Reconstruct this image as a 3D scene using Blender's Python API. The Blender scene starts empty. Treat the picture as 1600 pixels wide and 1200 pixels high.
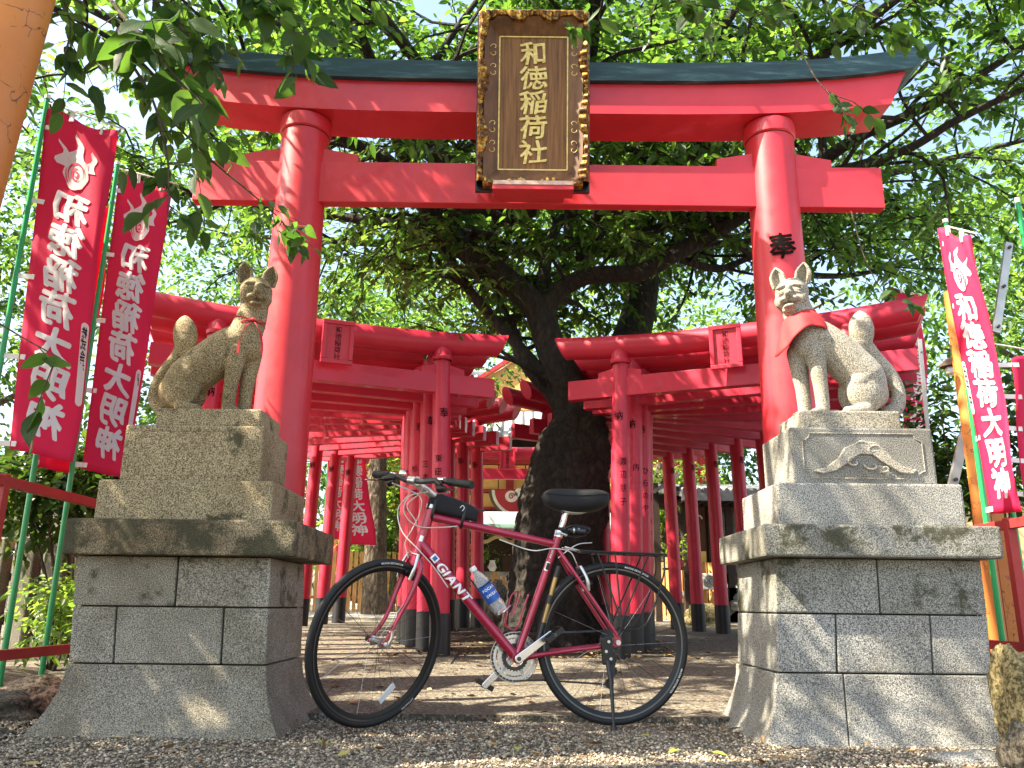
import bpy, bmesh, math, random
import numpy as np
from mathutils import Vector, Matrix, noise
R = math.radians
random.seed(7)
rng = np.random.default_rng(7)
S = bpy.context.scene
C = S.collection

# ---------------------------------------------------------------- camera
F_PX = 1295.0; PITCH = R(15.0); ROLL = R(0.65); EYE = Vector((0, 0, 0.49))
_f = Vector((0, math.cos(PITCH), math.sin(PITCH)))
_u0 = Vector((0, -math.sin(PITCH), math.cos(PITCH)))
_r0 = Vector((1, 0, 0))
_r = math.cos(ROLL)*_r0 + math.sin(ROLL)*_u0
_u = math.cos(ROLL)*_u0 - math.sin(ROLL)*_r0
cam_d = bpy.data.cameras.new('camera'); cam = bpy.data.objects.new('camera', cam_d); C.objects.link(cam)
cam_d.sensor_width = 36; cam_d.lens = F_PX/1600*36; cam_d.clip_start = 0.05; cam_d.clip_end = 2000
M = Matrix((( _r.x, _u.x, -_f.x, EYE.x), (_r.y, _u.y, -_f.y, EYE.y), (_r.z, _u.z, -_f.z, EYE.z), (0, 0, 0, 1)))
cam.matrix_world = M
S.camera = cam

def ray(x, y):
    return _f + _r*((x-800)/F_PX) + _u*((600-y)/F_PX)
def at(x, y, Y):
    d = ray(x, y); return EYE + d*(Y/d.y)
def gz(Y):
    "height of the ground at distance Y: level in front, then rising gently"
    if Y < 4.2: return 0.0
    if Y > 24: return 0.035*19.8
    return 0.035*(Y-4.2)
def onground(x, y):
    d = ray(x, y)
    lo, hi = 0.5, 60.0
    for _ in range(60):
        m = (lo+hi)/2; p = EYE + d*(m/d.y)
        if p.z > gz(m): lo = m
        else: hi = m
    return EYE + d*(lo/d.y)

# ---------------------------------------------------------------- world, sun, exposure
SUN_DIR = Vector((-1.0, -0.30, 1.22)).normalized()       # towards the sun
el = math.asin(SUN_DIR.z); az = math.atan2(SUN_DIR.x, SUN_DIR.y)
w = bpy.data.worlds.new('World'); S.world = w; w.use_nodes = True
nt = w.node_tree; bg = nt.nodes['Background']
sky = nt.nodes.new('ShaderNodeTexSky'); sky.sky_type = 'NISHITA'; sky.sun_disc = False
sky.sun_elevation = el; sky.sun_rotation = az
sky.air_density = 1.0; sky.dust_density = 2.5; sky.ozone_density = 1.0
nt.links.new(sky.outputs['Color'], bg.inputs['Color']); bg.inputs['Strength'].default_value = 0.12
sl = bpy.data.lights.new('sun', 'SUN'); sl.energy = 5.0; sl.angle = R(0.55); sl.color = (1.0, 0.93, 0.80)
so = bpy.data.objects.new('sun', sl); C.objects.link(so)
so.rotation_euler = (-SUN_DIR).to_track_quat('-Z', 'Y').to_euler()
S.view_settings.view_transform = 'Standard'; S.view_settings.look = 'None'
S.view_settings.exposure = 2.2; S.view_settings.gamma = 1.0; S.view_settings.use_curve_mapping = False
S.view_settings.use_white_balance = True; S.view_settings.white_balance_temperature = 7100; S.view_settings.white_balance_tint = 8
S.cycles.max_bounces = 8; S.cycles.diffuse_bounces = 4; S.cycles.glossy_bounces = 3
S.cycles.transmission_bounces = 6; S.cycles.transparent_max_bounces = 8
S.cycles.use_denoising = True; S.cycles.sample_clamp_indirect = 8

# ---------------------------------------------------------------- helpers
def link(o, parent=None):
    C.objects.link(o)
    if parent is not None: o.parent = parent
    return o
def tag(o, label=None, cat=None, group=None, kind=None):
    if label: o['label'] = label
    if cat: o['category'] = cat
    if group: o['group'] = group
    if kind: o['kind'] = kind
    return o
def thing(name, label, cat, loc=(0, 0, 0), rz=0.0, group=None):
    o = bpy.data.objects.new(name, None); o.empty_display_size = 0.1; link(o)
    o.location = loc; o.rotation_euler = (0, 0, rz)
    return tag(o, label, cat, group)
def dup(root, parent=None):
    c = root.copy(); C.objects.link(c); c.parent = parent
    if parent is not None: c.matrix_parent_inverse = root.matrix_parent_inverse
    for ch in root.children: dup(ch, c)
    return c

class B:
    "collects shapes, links them as one mesh object"
    def __init__(s): s.v = []; s.f = []; s.sm = []
    def add(s, vs, fs, smooth=False):
        n = len(s.v); s.v += [tuple(p) for p in vs]
        for q in fs: s.f.append([i+n for i in q]); s.sm.append(smooth)
        return s
    def hexa(s, c):    # 8 corners: bottom 4 ccw, top 4 ccw
        return s.add(c, [(3, 2, 1, 0), (4, 5, 6, 7), (0, 1, 5, 4), (1, 2, 6, 5), (2, 3, 7, 6), (3, 0, 4, 7)])
    def box(s, x0, x1, y0, y1, z0, z1):
        return s.hexa([(x0, y0, z0), (x1, y0, z0), (x1, y1, z0), (x0, y1, z0), (x0, y0, z1), (x1, y0, z1), (x1, y1, z1), (x0, y1, z1)])
    def bar(s, p, q, w, h, up=(0, 0, 1)):
        p = Vector(p); q = Vector(q); d = (q-p).normalized(); up = Vector(up)
        sd = d.cross(up)
        if sd.length < 1e-4: sd = d.cross(Vector((0, 1, 0)))
        sd.normalize(); u = sd.cross(d).normalized()
        a = sd*w/2; b = u*h/2
        return s.hexa([p-a-b, q-a-b, q+a-b, p+a-b, p-a+b, q-a+b, q+a+b, p+a+b])
    def tube(s, pts, r, n=10, cap=True, smooth=True, flat=1.0):
        pts = [Vector(p) for p in pts]; m = len(pts)
        rs = r if isinstance(r, (list, tuple)) else [r]*m
        vs = []; prev = None
        for i, p in enumerate(pts):
            t = (pts[min(i+1, m-1)] - pts[max(i-1, 0)])
            if t.length < 1e-9: t = Vector((0, 0, 1))
            t.normalize()
            if prev is None:
                a = Vector((0, 0, 1)) if abs(t.z) < .9 else Vector((0, 1, 0))
                prev = t.cross(a).normalized()
            u = (prev - t*prev.dot(t)).normalized(); prev = u; w2 = t.cross(u)
            for k in range(n):
                an = 2*math.pi*k/n
                vs.append(p + (u*math.cos(an) + w2*math.sin(an)*flat)*rs[i])
        fs = []
        for i in range(m-1):
            for k in range(n):
                a = i*n+k; b = i*n+(k+1) % n
                fs.append((a, b, b+n, a+n))
        s.add(vs, fs, smooth)
        if cap:
            s.add(vs[:n], [tuple(reversed(range(n)))]); s.add(vs[-n:], [tuple(range(n))])
        return s
    def lathe(s, prof, n=24, c=(0, 0, 0), axis='z', smooth=True, closed=False):
        vs = []
        for (r, h) in prof:
            for k in range(n):
                an = 2*math.pi*k/n; a, b = r*math.cos(an), r*math.sin(an)
                p = {'z': (a, b, h), 'y': (a, h, b), 'x': (h, a, b)}[axis]
                vs.append((p[0]+c[0], p[1]+c[1], p[2]+c[2]))
        fs = []; m = len(prof)
        for i in range(m if closed else m-1):
            for k in range(n):
                a = i*n+k; b = i*n+(k+1) % n; j = ((i+1) % m)*n
                fs.append((a, b, j+(k+1) % n, j+k))
        return s.add(vs, fs, smooth)
    def torus(s, R_, r, n=64, m=12, c=(0, 0, 0), axis='y', ry=None):
        prof = [(R_+r*math.cos(2*math.pi*k/m), (ry or r)*math.sin(2*math.pi*k/m)) for k in range(m)]
        return s.lathe(prof, n, c, axis, True, True)
    def prism(s, poly, y0, y1, smooth=False):    # poly in x,z
        n = len(poly)
        vs = [(x, y0, z) for x, z in poly] + [(x, y1, z) for x, z in poly]
        fs = [tuple(range(n)), tuple(reversed(range(n, 2*n)))] + [(i+n, (i+1) % n+n, (i+1) % n, i) for i in range(n)]
        return s.add(vs, fs, smooth)
    def sphere(s, c, r, n=12, m=8, sx=1, sy=1, sz=1):
        prof = [(r*math.sin(math.pi*i/m), -r*math.cos(math.pi*i/m)) for i in range(m+1)]
        k0 = len(s.v); s.lathe([(max(a, 1e-5), h) for a, h in prof], n)
        for i in range(k0, len(s.v)):
            x, y, z = s.v[i]; s.v[i] = (c[0]+x*sx, c[1]+y*sy, c[2]+z*sz)
        return s
    def mesh(s, name, bevel=0, seg=2):
        me = bpy.data.meshes.new(name); me.from_pydata(s.v, [], s.f)
        me.polygons.foreach_set('use_smooth', s.sm)
        bm = bmesh.new(); bm.from_mesh(me)
        bmesh.ops.remove_doubles(bm, verts=bm.verts, dist=1e-6)
        bmesh.ops.recalc_face_normals(bm, faces=bm.faces)
        if bevel:
            es = [e for e in bm.edges if len(e.link_faces) == 2 and e.calc_face_angle(0) > 0.5]
            bmesh.ops.bevel(bm, geom=es, offset=bevel, segments=seg, profile=.6, affect='EDGES', clamp_overlap=True)
        for e in bm.edges:
            if len(e.link_faces) == 2 and e.calc_face_angle(0) > 0.7: e.smooth = False
        bm.to_mesh(me); bm.free()
        return me
    def build(s, name, mat, parent=None, bevel=0, label=None, kind=None, seg=2):
        me = s.mesh(name, bevel, seg); me.materials.append(mat)
        o = link(bpy.data.objects.new(name, me), parent)
        if label: o['label'] = label
        if kind: o['kind'] = kind
        return o

def quick(name, verts, faces, mat, parent=None, smooth=False, uv=None):
    me = bpy.data.meshes.new(name); me.from_pydata(verts, [], faces)
    if smooth: me.polygons.foreach_set('use_smooth', [True]*len(me.polygons))
    if mat: me.materials.append(mat)
    return link(bpy.data.objects.new(name, me), parent)

def curve_pts(pts, n=8):
    "Catmull-Rom through points"
    P = [Vector(p) for p in pts]
    P = [P[0]*2-P[1]] + P + [P[-1]*2-P[-2]]
    out = []
    for i in range(1, len(P)-2):
        for k in range(n):
            t = k/n; a, b, c, d = P[i-1], P[i], P[i+1], P[i+2]
            out.append(0.5*((2*b)+(c-a)*t+(2*a-5*b+4*c-d)*t*t+(3*b-a-3*c+d)*t**3))
    out.append(P[-2]); return out
def lerp_list(vals, n):
    out = []
    for i in range(n):
        t = i/(n-1)*(len(vals)-1); k = min(int(t), len(vals)-2)
        out.append(vals[k]*(1-(t-k))+vals[k+1]*(t-k))
    return out

# text: every character's outline comes from a text curve turned into mesh data
_ch = {}
def glyph(c, bold=0.02):
    k = (c, bold)
    if k not in _ch:
        cu = bpy.data.curves.new('g', 'FONT'); cu.body = c; cu.size = 1; cu.offset = bold; cu.resolution_u = 3
        o = bpy.data.objects.new('g', cu); C.objects.link(o)
        dg = bpy.context.evaluated_depsgraph_get()
        me = bpy.data.meshes.new_from_object(o.evaluated_get(dg))
        _ch[k] = ([(v.co.x, v.co.y) for v in me.vertices], [tuple(p.vertices) for p in me.polygons])
        bpy.data.objects.remove(o); bpy.data.curves.remove(cu); bpy.data.meshes.remove(me)
    return _ch[k]
_fine = {}
def glyph_fine(c, bold=0.02, nx=5, ny=5):
    "the same outline cut by a grid, so that it can wrap round a tube"
    k = (c, bold, nx, ny)
    if k not in _fine:
        vs, fs = glyph(c, bold); me = bpy.data.meshes.new('g'); me.from_pydata([(x, y, 0) for x, y in vs], [], fs)
        bm = bmesh.new(); bm.from_mesh(me)
        for n, ax in ((nx, 0), (ny, 1)):
            for i in range(1, n):
                co = [0, 0, 0]; no = [0, 0, 0]; co[ax] = i/n-(.1 if ax else 0)*0; no[ax] = 1
                bmesh.ops.bisect_plane(bm, geom=bm.verts[:]+bm.edges[:]+bm.faces[:], plane_co=co, plane_no=no, dist=1e-5)
        bm.verts.index_update()
        _fine[k] = ([(v.co.x, v.co.y) for v in bm.verts], [tuple(v.index for v in f.verts) for f in bm.faces])
        bm.free(); bpy.data.meshes.remove(me)
    return _fine[k]
def brush(x, y):
    "a little brush-like slant and swell for the lettering"
    return x + 0.05*math.sin(y*5.0), y + 0.10*(x-0.5) + 0.02*math.sin(x*7)
def heavy(b):
    "offsets of the stacked copies that thicken a stroke; the third value is the copy's layer"
    return [(b*math.cos(a), b*math.sin(a), k) for k, a in enumerate([math.pi*2*i/8 for i in range(8)])]+[(0, 0, 8)]
def column_text(s, fn, w, h, bold=0.02, style=True, mirror=False):
    """characters one below another; each is w wide and h tall; fn maps (x, y) (x to the right from the
    middle of the column, y down from its top) to a 3D point"""
    V = []; Fc = []
    for i, c in enumerate(s):
        if c == ' ': continue
        vs, fs = glyph(c, bold); n = len(V)
        for x, y in vs:
            if style: x, y = brush(x, y)
            X = (x-0.5)*w; Y = (0.86-y)/0.96*h*0.96 + i*h
            V.append(tuple(fn(-X if mirror else X, Y)))
        Fc += [tuple(j+n for j in f) for f in fs]
    return V, Fc

# ---------------------------------------------------------------- materials
def nodes(name):
    m = bpy.data.materials.new(name); m.use_nodes = True
    nt = m.node_tree; b = nt.nodes['Principled BSDF']
    return m, nt, b
def N(nt, t, **kw):
    n = nt.nodes.new(t)
    for k, v in kw.items():
        if k in n.inputs.keys(): n.inputs[k].default_value = v
        else: setattr(n, k, v)
    return n
def L(nt, a, b): nt.links.new(a, b)
def coords(nt, kind='Object', scale=(1, 1, 1)):
    tc = nt.nodes.new('ShaderNodeTexCoord'); mp = nt.nodes.new('ShaderNodeMapping')
    mp.inputs['Scale'].default_value = scale
    L(nt, tc.outputs[kind], mp.inputs['Vector']); return mp.outputs['Vector']
def wpos(nt):
    g = nt.nodes.new('ShaderNodeNewGeometry'); return g.outputs['Position']
def noisev(nt, vec, scale, detail=4, rough=.6, dim=None):
    n = N(nt, 'ShaderNodeTexNoise'); n.inputs['Scale'].default_value = scale
    n.inputs['Detail'].default_value = detail; n.inputs['Roughness'].default_value = rough
    L(nt, vec, n.inputs['Vector']); return n
def ramp(nt, fac, stops, interp='LINEAR'):
    r = N(nt, 'ShaderNodeValToRGB'); r.color_ramp.interpolation = interp
    els = r.color_ramp.elements
    while len(els) < len(stops): els.new(.5)
    for e, (p, c) in zip(els, stops):
        e.position = p; e.color = (c, c, c, 1) if isinstance(c, (int, float)) else (*c, 1)
    L(nt, fac, r.inputs['Fac']); return r.outputs['Color']
def mixc(nt, fac, a, b, mode='MIX'):
    m = N(nt, 'ShaderNodeMix', data_type='RGBA', blend_type=mode)
    for sock, v in ((m.inputs[0], fac), (m.inputs[6], a), (m.inputs[7], b)):
        if hasattr(v, 'links') or isinstance(v, bpy.types.NodeSocket): L(nt, v, sock)
        elif isinstance(v, (int, float)): sock.default_value = v
        else: sock.default_value = (*v, 1)
    return m.outputs[2]
def bump(nt, b, h, strength=.3, dist=.01):
    n = N(nt, 'ShaderNodeBump'); n.inputs['Strength'].default_value = strength; n.inputs['Distance'].default_value = dist
    L(nt, h, n.inputs['Height']); L(nt, n.outputs['Normal'], b.inputs['Normal'])

def simple(name, col, rough=.5, metal=0.0, coat=0.0, var=.12, vs=6.0, bs=0.0, bscale=60):
    m, nt, b = nodes(name); v = coords(nt)
    n = noisev(nt, v, vs, 5)
    c = mixc(nt, ramp(nt, n.outputs['Fac'], [(.3, 0), (.7, 1)]), tuple(x*(1-var) for x in col), tuple(min(1, x*(1+var)) for x in col))
    L(nt, c, b.inputs['Base Color']); b.inputs['Roughness'].default_value = rough; b.inputs['Metallic'].default_value = metal
    b.inputs['Coat Weight'].default_value = coat
    if bs: bump(nt, b, noisev(nt, v, bscale, 3).outputs['Fac'], bs, .004)
    return m
def red_paint(name, col=(.60, .018, .034), rough=.40, grime=.5):
    m, nt, b = nodes(name); v = wpos(nt)
    n1 = noisev(nt, v, 2.2, 5); n2 = noisev(nt, v, 38, 6, .7); n3 = noisev(nt, v, 9, 7, .75)
    c = mixc(nt, ramp(nt, n1.outputs['Fac'], [(.3, 0), (.75, 1)]), tuple(x*.86 for x in col), (col[0]*1.1, col[1]*1.35+.006, col[2]*1.25))
    g = ramp(nt, n3.outputs['Fac'], [(.60, 0), (.74, 1)])
    g2 = N(nt, 'ShaderNodeMath', operation='MULTIPLY'); L(nt, g, g2.inputs[0]); g2.inputs[1].default_value = grime*.55
    c = mixc(nt, g2.outputs[0], c, (col[0]*.38, .012, .018))
    sp = ramp(nt, n2.outputs['Fac'], [(.74, 0), (.80, .35)])
    c = mixc(nt, sp, c, (.7, .22, .2))
    L(nt, c, b.inputs['Base Color'])
    L(nt, ramp(nt, n3.outputs['Fac'], [(.3, rough-.06), (.8, rough+.22)]), b.inputs['Roughness'])
    b.inputs['Coat Weight'].default_value = .15
    bump(nt, b, n3.outputs['Fac'], .12, .004)
    return m
def granite(name, light, dark, stain=(.06, .055, .03), amt=.5, moss=0.0, sc=215):
    m, nt, b = nodes(name); v = wpos(nt)
    n = noisev(nt, v, sc, 3, .75); n2 = noisev(nt, v, 3.0, 6, .7); n3 = noisev(nt, v, 5.5, 8, .72)
    c = ramp(nt, n.outputs['Fac'], [(.36, tuple(x*.4 for x in dark)), (.45, tuple(x*1.15 for x in dark)), (.53, tuple(x*1.05 for x in light)), (.64, tuple(min(1, x*1.6) for x in light))])
    ra = N(nt, 'ShaderNodeObjectInfo'); rv = ramp(nt, ra.outputs['Random'], [(0, (.80, .79, .77)), (.5, (1, .99, .97)), (1, (1.0, 1.0, 1.0))])
    c = mixc(nt, 1.0, c, rv, 'MULTIPLY')
    big = noisev(nt, v, 1.7, 3, .5); c = mixc(nt, 1.0, c, ramp(nt, big.outputs['Fac'], [(.35, (.82, .80, .76)), (.65, (1, 1, 1))]), 'MULTIPLY')
    st = ramp(nt, n2.outputs['Fac'], [(.46, 0), (.68, 1)])
    k = N(nt, 'ShaderNodeMath', operation='MULTIPLY'); L(nt, st, k.inputs[0]); k.inputs[1].default_value = amt
    c = mixc(nt, k.outputs[0], c, mixc(nt, .65, c, stain, 'MULTIPLY'))
    c2 = mixc(nt, k.outputs[0], c, stain)
    c = mixc(nt, .4, c, c2)
    if moss:
        ms = ramp(nt, n3.outputs['Fac'], [(.60-.14*moss, 0), (.66-.10*moss, 1)])
        k2 = N(nt, 'ShaderNodeMath', operation='MULTIPLY'); L(nt, ms, k2.inputs[0]); k2.inputs[1].default_value = .88
        mc = mixc(nt, n.outputs['Fac'], (.008, .010, .004), (.06, .055, .02))
        c = mixc(nt, k2.outputs[0], c, mc)
    L(nt, c, b.inputs['Base Color']); b.inputs['Roughness'].default_value = .85
    bump(nt, b, n.outputs['Fac'], .55, .006)
    return m
def leafmat(name, col, trans, rough=.42, var=.35, vein=False, tw=.5):
    m, nt, b = nodes(name)
    oi = N(nt, 'ShaderNodeNewGeometry'); rnd = oi.outputs['Random Per Island']
    if vein: rnd = N(nt, 'ShaderNodeObjectInfo').outputs['Random']
    hs = N(nt, 'ShaderNodeHueSaturation'); hs.inputs['Color'].default_value = (*col, 1)
    mr = N(nt, 'ShaderNodeMapRange'); L(nt, rnd, mr.inputs['Value']); mr.inputs['To Min'].default_value = 1-var; mr.inputs['To Max'].default_value = 1+var
    mh = N(nt, 'ShaderNodeMapRange'); L(nt, rnd, mh.inputs['Value']); mh.inputs['To Min'].default_value = .515; mh.inputs['To Max'].default_value = .475
    L(nt, mr.outputs['Result'], hs.inputs['Value']); L(nt, mh.outputs['Result'], hs.inputs['Hue'])
    c = hs.outputs['Color']
    ht = N(nt, 'ShaderNodeHueSaturation'); ht.inputs['Color'].default_value = (*trans, 1)
    L(nt, mr.outputs['Result'], ht.inputs['Value']); L(nt, mh.outputs['Result'], ht.inputs['Hue'])
    t = ht.outputs['Color']
    if vein:
        uv = N(nt, 'ShaderNodeUVMap'); sp = N(nt, 'ShaderNodeSeparateXYZ'); L(nt, uv.outputs['UV'], sp.inputs[0])
        a = N(nt, 'ShaderNodeMath', operation='ABSOLUTE'); L(nt, sp.outputs['Y'], a.inputs[0])
        k = N(nt, 'ShaderNodeMath', operation='MULTIPLY_ADD'); L(nt, a.outputs[0], k.inputs[0]); k.inputs[1].default_value = -.42
        L(nt, sp.outputs['X'], k.inputs[2])
        s = N(nt, 'ShaderNodeMath', operation='MULTIPLY'); L(nt, k.outputs[0], s.inputs[0]); s.inputs[1].default_value = 62
        sn = N(nt, 'ShaderNodeMath', operation='SINE'); L(nt, s.outputs[0], sn.inputs[0])
        ve = ramp(nt, sn.outputs[0], [(.72, 0), (.98, 1)])
        mid = ramp(nt, a.outputs[0], [(.03, 1), (.06, 0)])
        mx = N(nt, 'ShaderNodeMath', operation='MAXIMUM'); L(nt, ve, mx.inputs[0]); L(nt, mid, mx.inputs[1])
        c = mixc(nt, mx.outputs[0], c, tuple(min(1, x*2.2) for x in col)); 
        bump(nt, b, mx.outputs[0], .5, .002)
    L(nt, c, b.inputs['Base Color']); b.inputs['Roughness'].default_value = rough; b.inputs['Specular IOR Level'].default_value = .35
    tr = N(nt, 'ShaderNodeBsdfTranslucent'); L(nt, t, tr.inputs['Color'])
    ms = N(nt, 'ShaderNodeMixShader'); ms.inputs[0].default_value = tw
    L(nt, b.outputs[0], ms.inputs[1]); L(nt, tr.outputs[0], ms.inputs[2])
    L(nt, ms.outputs[0], nt.nodes['Material Output'].inputs['Surface'])
    return m
def barkmat(name, dark, light, sc=7):
    m, nt, b = nodes(name); v = coords(nt, 'Object', (1, 1, .45))
    n = noisev(nt, v, sc*2.4, 8, .72); vo = N(nt, 'ShaderNodeTexVoronoi', feature='DISTANCE_TO_EDGE'); vo.inputs['Scale'].default_value = sc*2
    L(nt, v, vo.inputs['Vector'])
    c = ramp(nt, n.outputs['Fac'], [(.35, dark), (.6, light), (.78, tuple(x*1.7 for x in light))])
    c = mixc(nt, ramp(nt, vo.outputs['Distance'], [(0, .7), (.12, 0)]), c, tuple(x*.35 for x in dark))
    L(nt, c, b.inputs['Base Color']); b.inputs['Roughness'].default_value = .9
    ad = N(nt, 'ShaderNodeMath', operation='ADD'); L(nt, n.outputs['Fac'], ad.inputs[0]); L(nt, vo.outputs['Distance'], ad.inputs[1])
    bump(nt, b, ad.outputs[0], .9, .05); return m
def woodmat(name, dark, light, sc=(40, 40, 1.6), rough=.55):
    m, nt, b = nodes(name); v = coords(nt, 'Object', sc)
    n = noisev(nt, v, 1.6, 6, .65)
    L(nt, ramp(nt, n.outputs['Fac'], [(.3, dark), (.7, light)]), b.inputs['Base Color'])
    b.inputs['Roughness'].default_value = rough; bump(nt, b, n.outputs['Fac'], .3, .003); return m

RED = red_paint('vermilion paint')
RED2 = red_paint('vermilion paint of small gates', (.54, .011, .046), .45, .8)
REDR = red_paint('red painted steel', (.36, .02, .025), .6, 1.0)
BLACK = simple('black paint', (.010, .011, .013), .45, var=.4, bs=.15)
INK = simple('black ink', (.004, .004, .004), .9)
INK.node_tree.nodes['Principled BSDF'].inputs['Specular IOR Level'].default_value = .1
GREENC = None
def _cap():
    m, nt, b = nodes('weathered green copper cap'); v = coords(nt, 'Object', (1.6, 8, 16))
    n = noisev(nt, v, 1.6, 7, .7)
    L(nt, ramp(nt, n.outputs['Fac'], [(.3, (.008, .028, .035)), (.52, (.016, .060, .075)), (.64, (.06, .13, .15)), (.72, (.18, .24, .25))]), b.inputs['Base Color'])
    b.inputs['Roughness'].default_value = .5; b.inputs['Metallic'].default_value = .15; bump(nt, b, n.outputs['Fac'], .3, .005); return m
CAP = _cap()
GR_L = granite('granite of left pedestal', (.36, .33, .27), (.13, .12, .095), (.16, .12, .055), .6)
GR_LM = granite('mossy granite of left slab', (.30, .24, .15), (.09, .07, .04), (.12, .06, .02), .9, 1.15)
GR_LB = granite('ochre stained granite', (.42, .35, .225), (.14, .10, .045), (.19, .12, .035), .6, .3)
GR_LR = granite('granite with lichen on left body', (.36, .33, .27), (.13, .12, .095), (.16, .12, .055), .5, .5)
GR_R = granite('granite of right pedestal', (.35, .345, .32), (.11, .11, .105), (.10, .085, .06), .5)
GR_RM = granite('right granite with moss', (.31, .31, .28), (.10, .10, .09), (.08, .07, .045), .6, .55)
GR_F = granite('fox granite ochre', (.40, .32, .19), (.10, .07, .032), (.13, .08, .025), .7, .12, 230)
GR_G = granite('fox granite pale', (.46, .43, .37), (.16, .15, .125), (.20, .14, .06), .5, 0, 230)
MORTAR = simple('dark mortar', (.05, .045, .035), .95, var=.3, bs=.4)
LEAF_A = leafmat('cherry foliage', (.028, .076, .015), (.15, .33, .04), .42, .55, tw=.44)
LEAF_B = leafmat('bright foliage', (.055, .125, .02), (.27, .45, .055), .45, .4, tw=.5)
LEAF_C = leafmat('dark evergreen foliage', (.028, .062, .014), (.09, .17, .02), .35, .4, tw=.4)
LEAF_N = leafmat('near cherry leaf', (.018, .052, .012), (.11, .25, .03), .48, .5, True, .45)
BARK = barkmat('cherry bark', (.006, .0045, .003), (.034, .026, .017))
BARK2 = barkmat('grey brown bark', (.05, .035, .022), (.16, .12, .08))
TWIG = simple('twig bark', (.045, .032, .02), .8, var=.3)
ORANGE = red_paint('weathered orange paint', (.52, .15, .028), .6, 1.3)
def cracked(m):
    nt = m.node_tree; b = nt.nodes['Principled BSDF']; old = b.inputs['Base Color'].links[0].from_socket; v = wpos(nt)
    w_ = noisev(nt, v, 9, 3); vo = N(nt, 'ShaderNodeTexVoronoi', feature='DISTANCE_TO_EDGE'); vo.inputs['Scale'].default_value = 17
    ad = N(nt, 'ShaderNodeVectorMath', operation='MULTIPLY_ADD'); L(nt, w_.outputs['Color'], ad.inputs[0]); ad.inputs[1].default_value = (.12, .12, .12); L(nt, v, ad.inputs[2]); L(nt, ad.outputs[0], vo.inputs['Vector'])
    line = ramp(nt, vo.outputs['Distance'], [(.010, 1), (.028, 0)]); msk = ramp(nt, noisev(nt, v, 11, 2).outputs['Fac'], [(.54, 0), (.60, 1)])
    k = N(nt, 'ShaderNodeMath', operation='MULTIPLY'); L(nt, line, k.inputs[0]); L(nt, msk, k.inputs[1])
    L(nt, mixc(nt, k.outputs[0], old, (.10, .025, .01)), b.inputs['Base Color'])
cracked(ORANGE)
GREENP = simple('green plastic pole', (.012, .30, .09), .3, var=.08)
WHITEP = simple('white cloth tape', (.75, .70, .68), .8, var=.05)
STEEL = simple('galvanised steel', (.42, .42, .40), .45, .7, var=.2)
ALU = simple('polished aluminium', (.72, .72, .72), .22, .95, var=.05)
DGREY = simple('dark grey metal', (.06, .06, .065), .4, .6, var=.2)
RUB = simple('black rubber', (.007, .007, .0075), .6, var=.3, vs=40)
PLAST = simple('black plastic', (.006, .006, .007), .35, var=.2)
FABRIC = simple('black padded fabric', (.0045, .0045, .0065), .75, var=.3, vs=30, bs=.5, bscale=300)

# ================================================================ THE SETTING
def struct(o): o['kind'] = 'structure'; return o
# --- ground: one sheet to the horizon, finer near the camera
def ground():
    ys = [-400, -60, -12, -3, 0, 1.5] + [2.2+.1*i for i in range(26)] + [5+.35*i for i in range(60)] + [28, 34, 45, 80, 400]
    xs = [-400, -80, -30, -14] + [-9+.3*i for i in range(61)] + [14, 30, 80, 400]
    V = []; Fc = []
    for y in ys:
        for x in xs:
            z = gz(y) + (0.012*noise.noise(Vector((x*1.3, y*1.3, 0))) if abs(x) < 14 and 0 < y < 30 else 0)
            if y < 4.15: z -= .022
            # the planting strip on the left lies lower behind the pedestal
            if x < -1.95 and 3.2 < y < 9: z -= .05
            V.append((x, y, z))
    n = len(xs)
    for j in range(len(ys)-1):
        for i in range(n-1):
            a = j*n+i; Fc.append((a, a+1, a+n+1, a+n))
    m, nt, b = nodes('gravelly ground'); v = wpos(nt)
    vo = N(nt, 'ShaderNodeTexVoronoi'); vo.inputs['Scale'].default_value = 85; L(nt, v, vo.inputs['Vector'])
    n1 = noisev(nt, v, 1.1, 6, .7); n2 = noisev(nt, v, 70, 4, .7)
    sep = N(nt, 'ShaderNodeSeparateColor'); L(nt, vo.outputs['Color'], sep.inputs[0])
    c = ramp(nt, sep.outputs[0], [(0, (.09, .07, .045)), (.45, (.25, .205, .15)), (.8, (.42, .36, .27)), (1, (.6, .54, .44))])
    c = mixc(nt, ramp(nt, n1.outputs['Fac'], [(.42, 0), (.62, .65)]), c, (.055, .038, .022))
    c = mixc(nt, ramp(nt, vo.outputs['Distance'], [(.25, 0), (.75, .8)]), c, (.03, .025, .02))
    L(nt, c, b.inputs['Base Color']); b.inputs['Roughness'].default_value = .9
    inv = N(nt, 'ShaderNodeMath', operation='SUBTRACT'); inv.inputs[0].default_value = 1; L(nt, vo.outputs['Distance'], inv.inputs[1])
    bump(nt, b, inv.outputs[0], .8, .012)
    struct(quick('ground', V, Fc, m, smooth=True))
ground()
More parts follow.
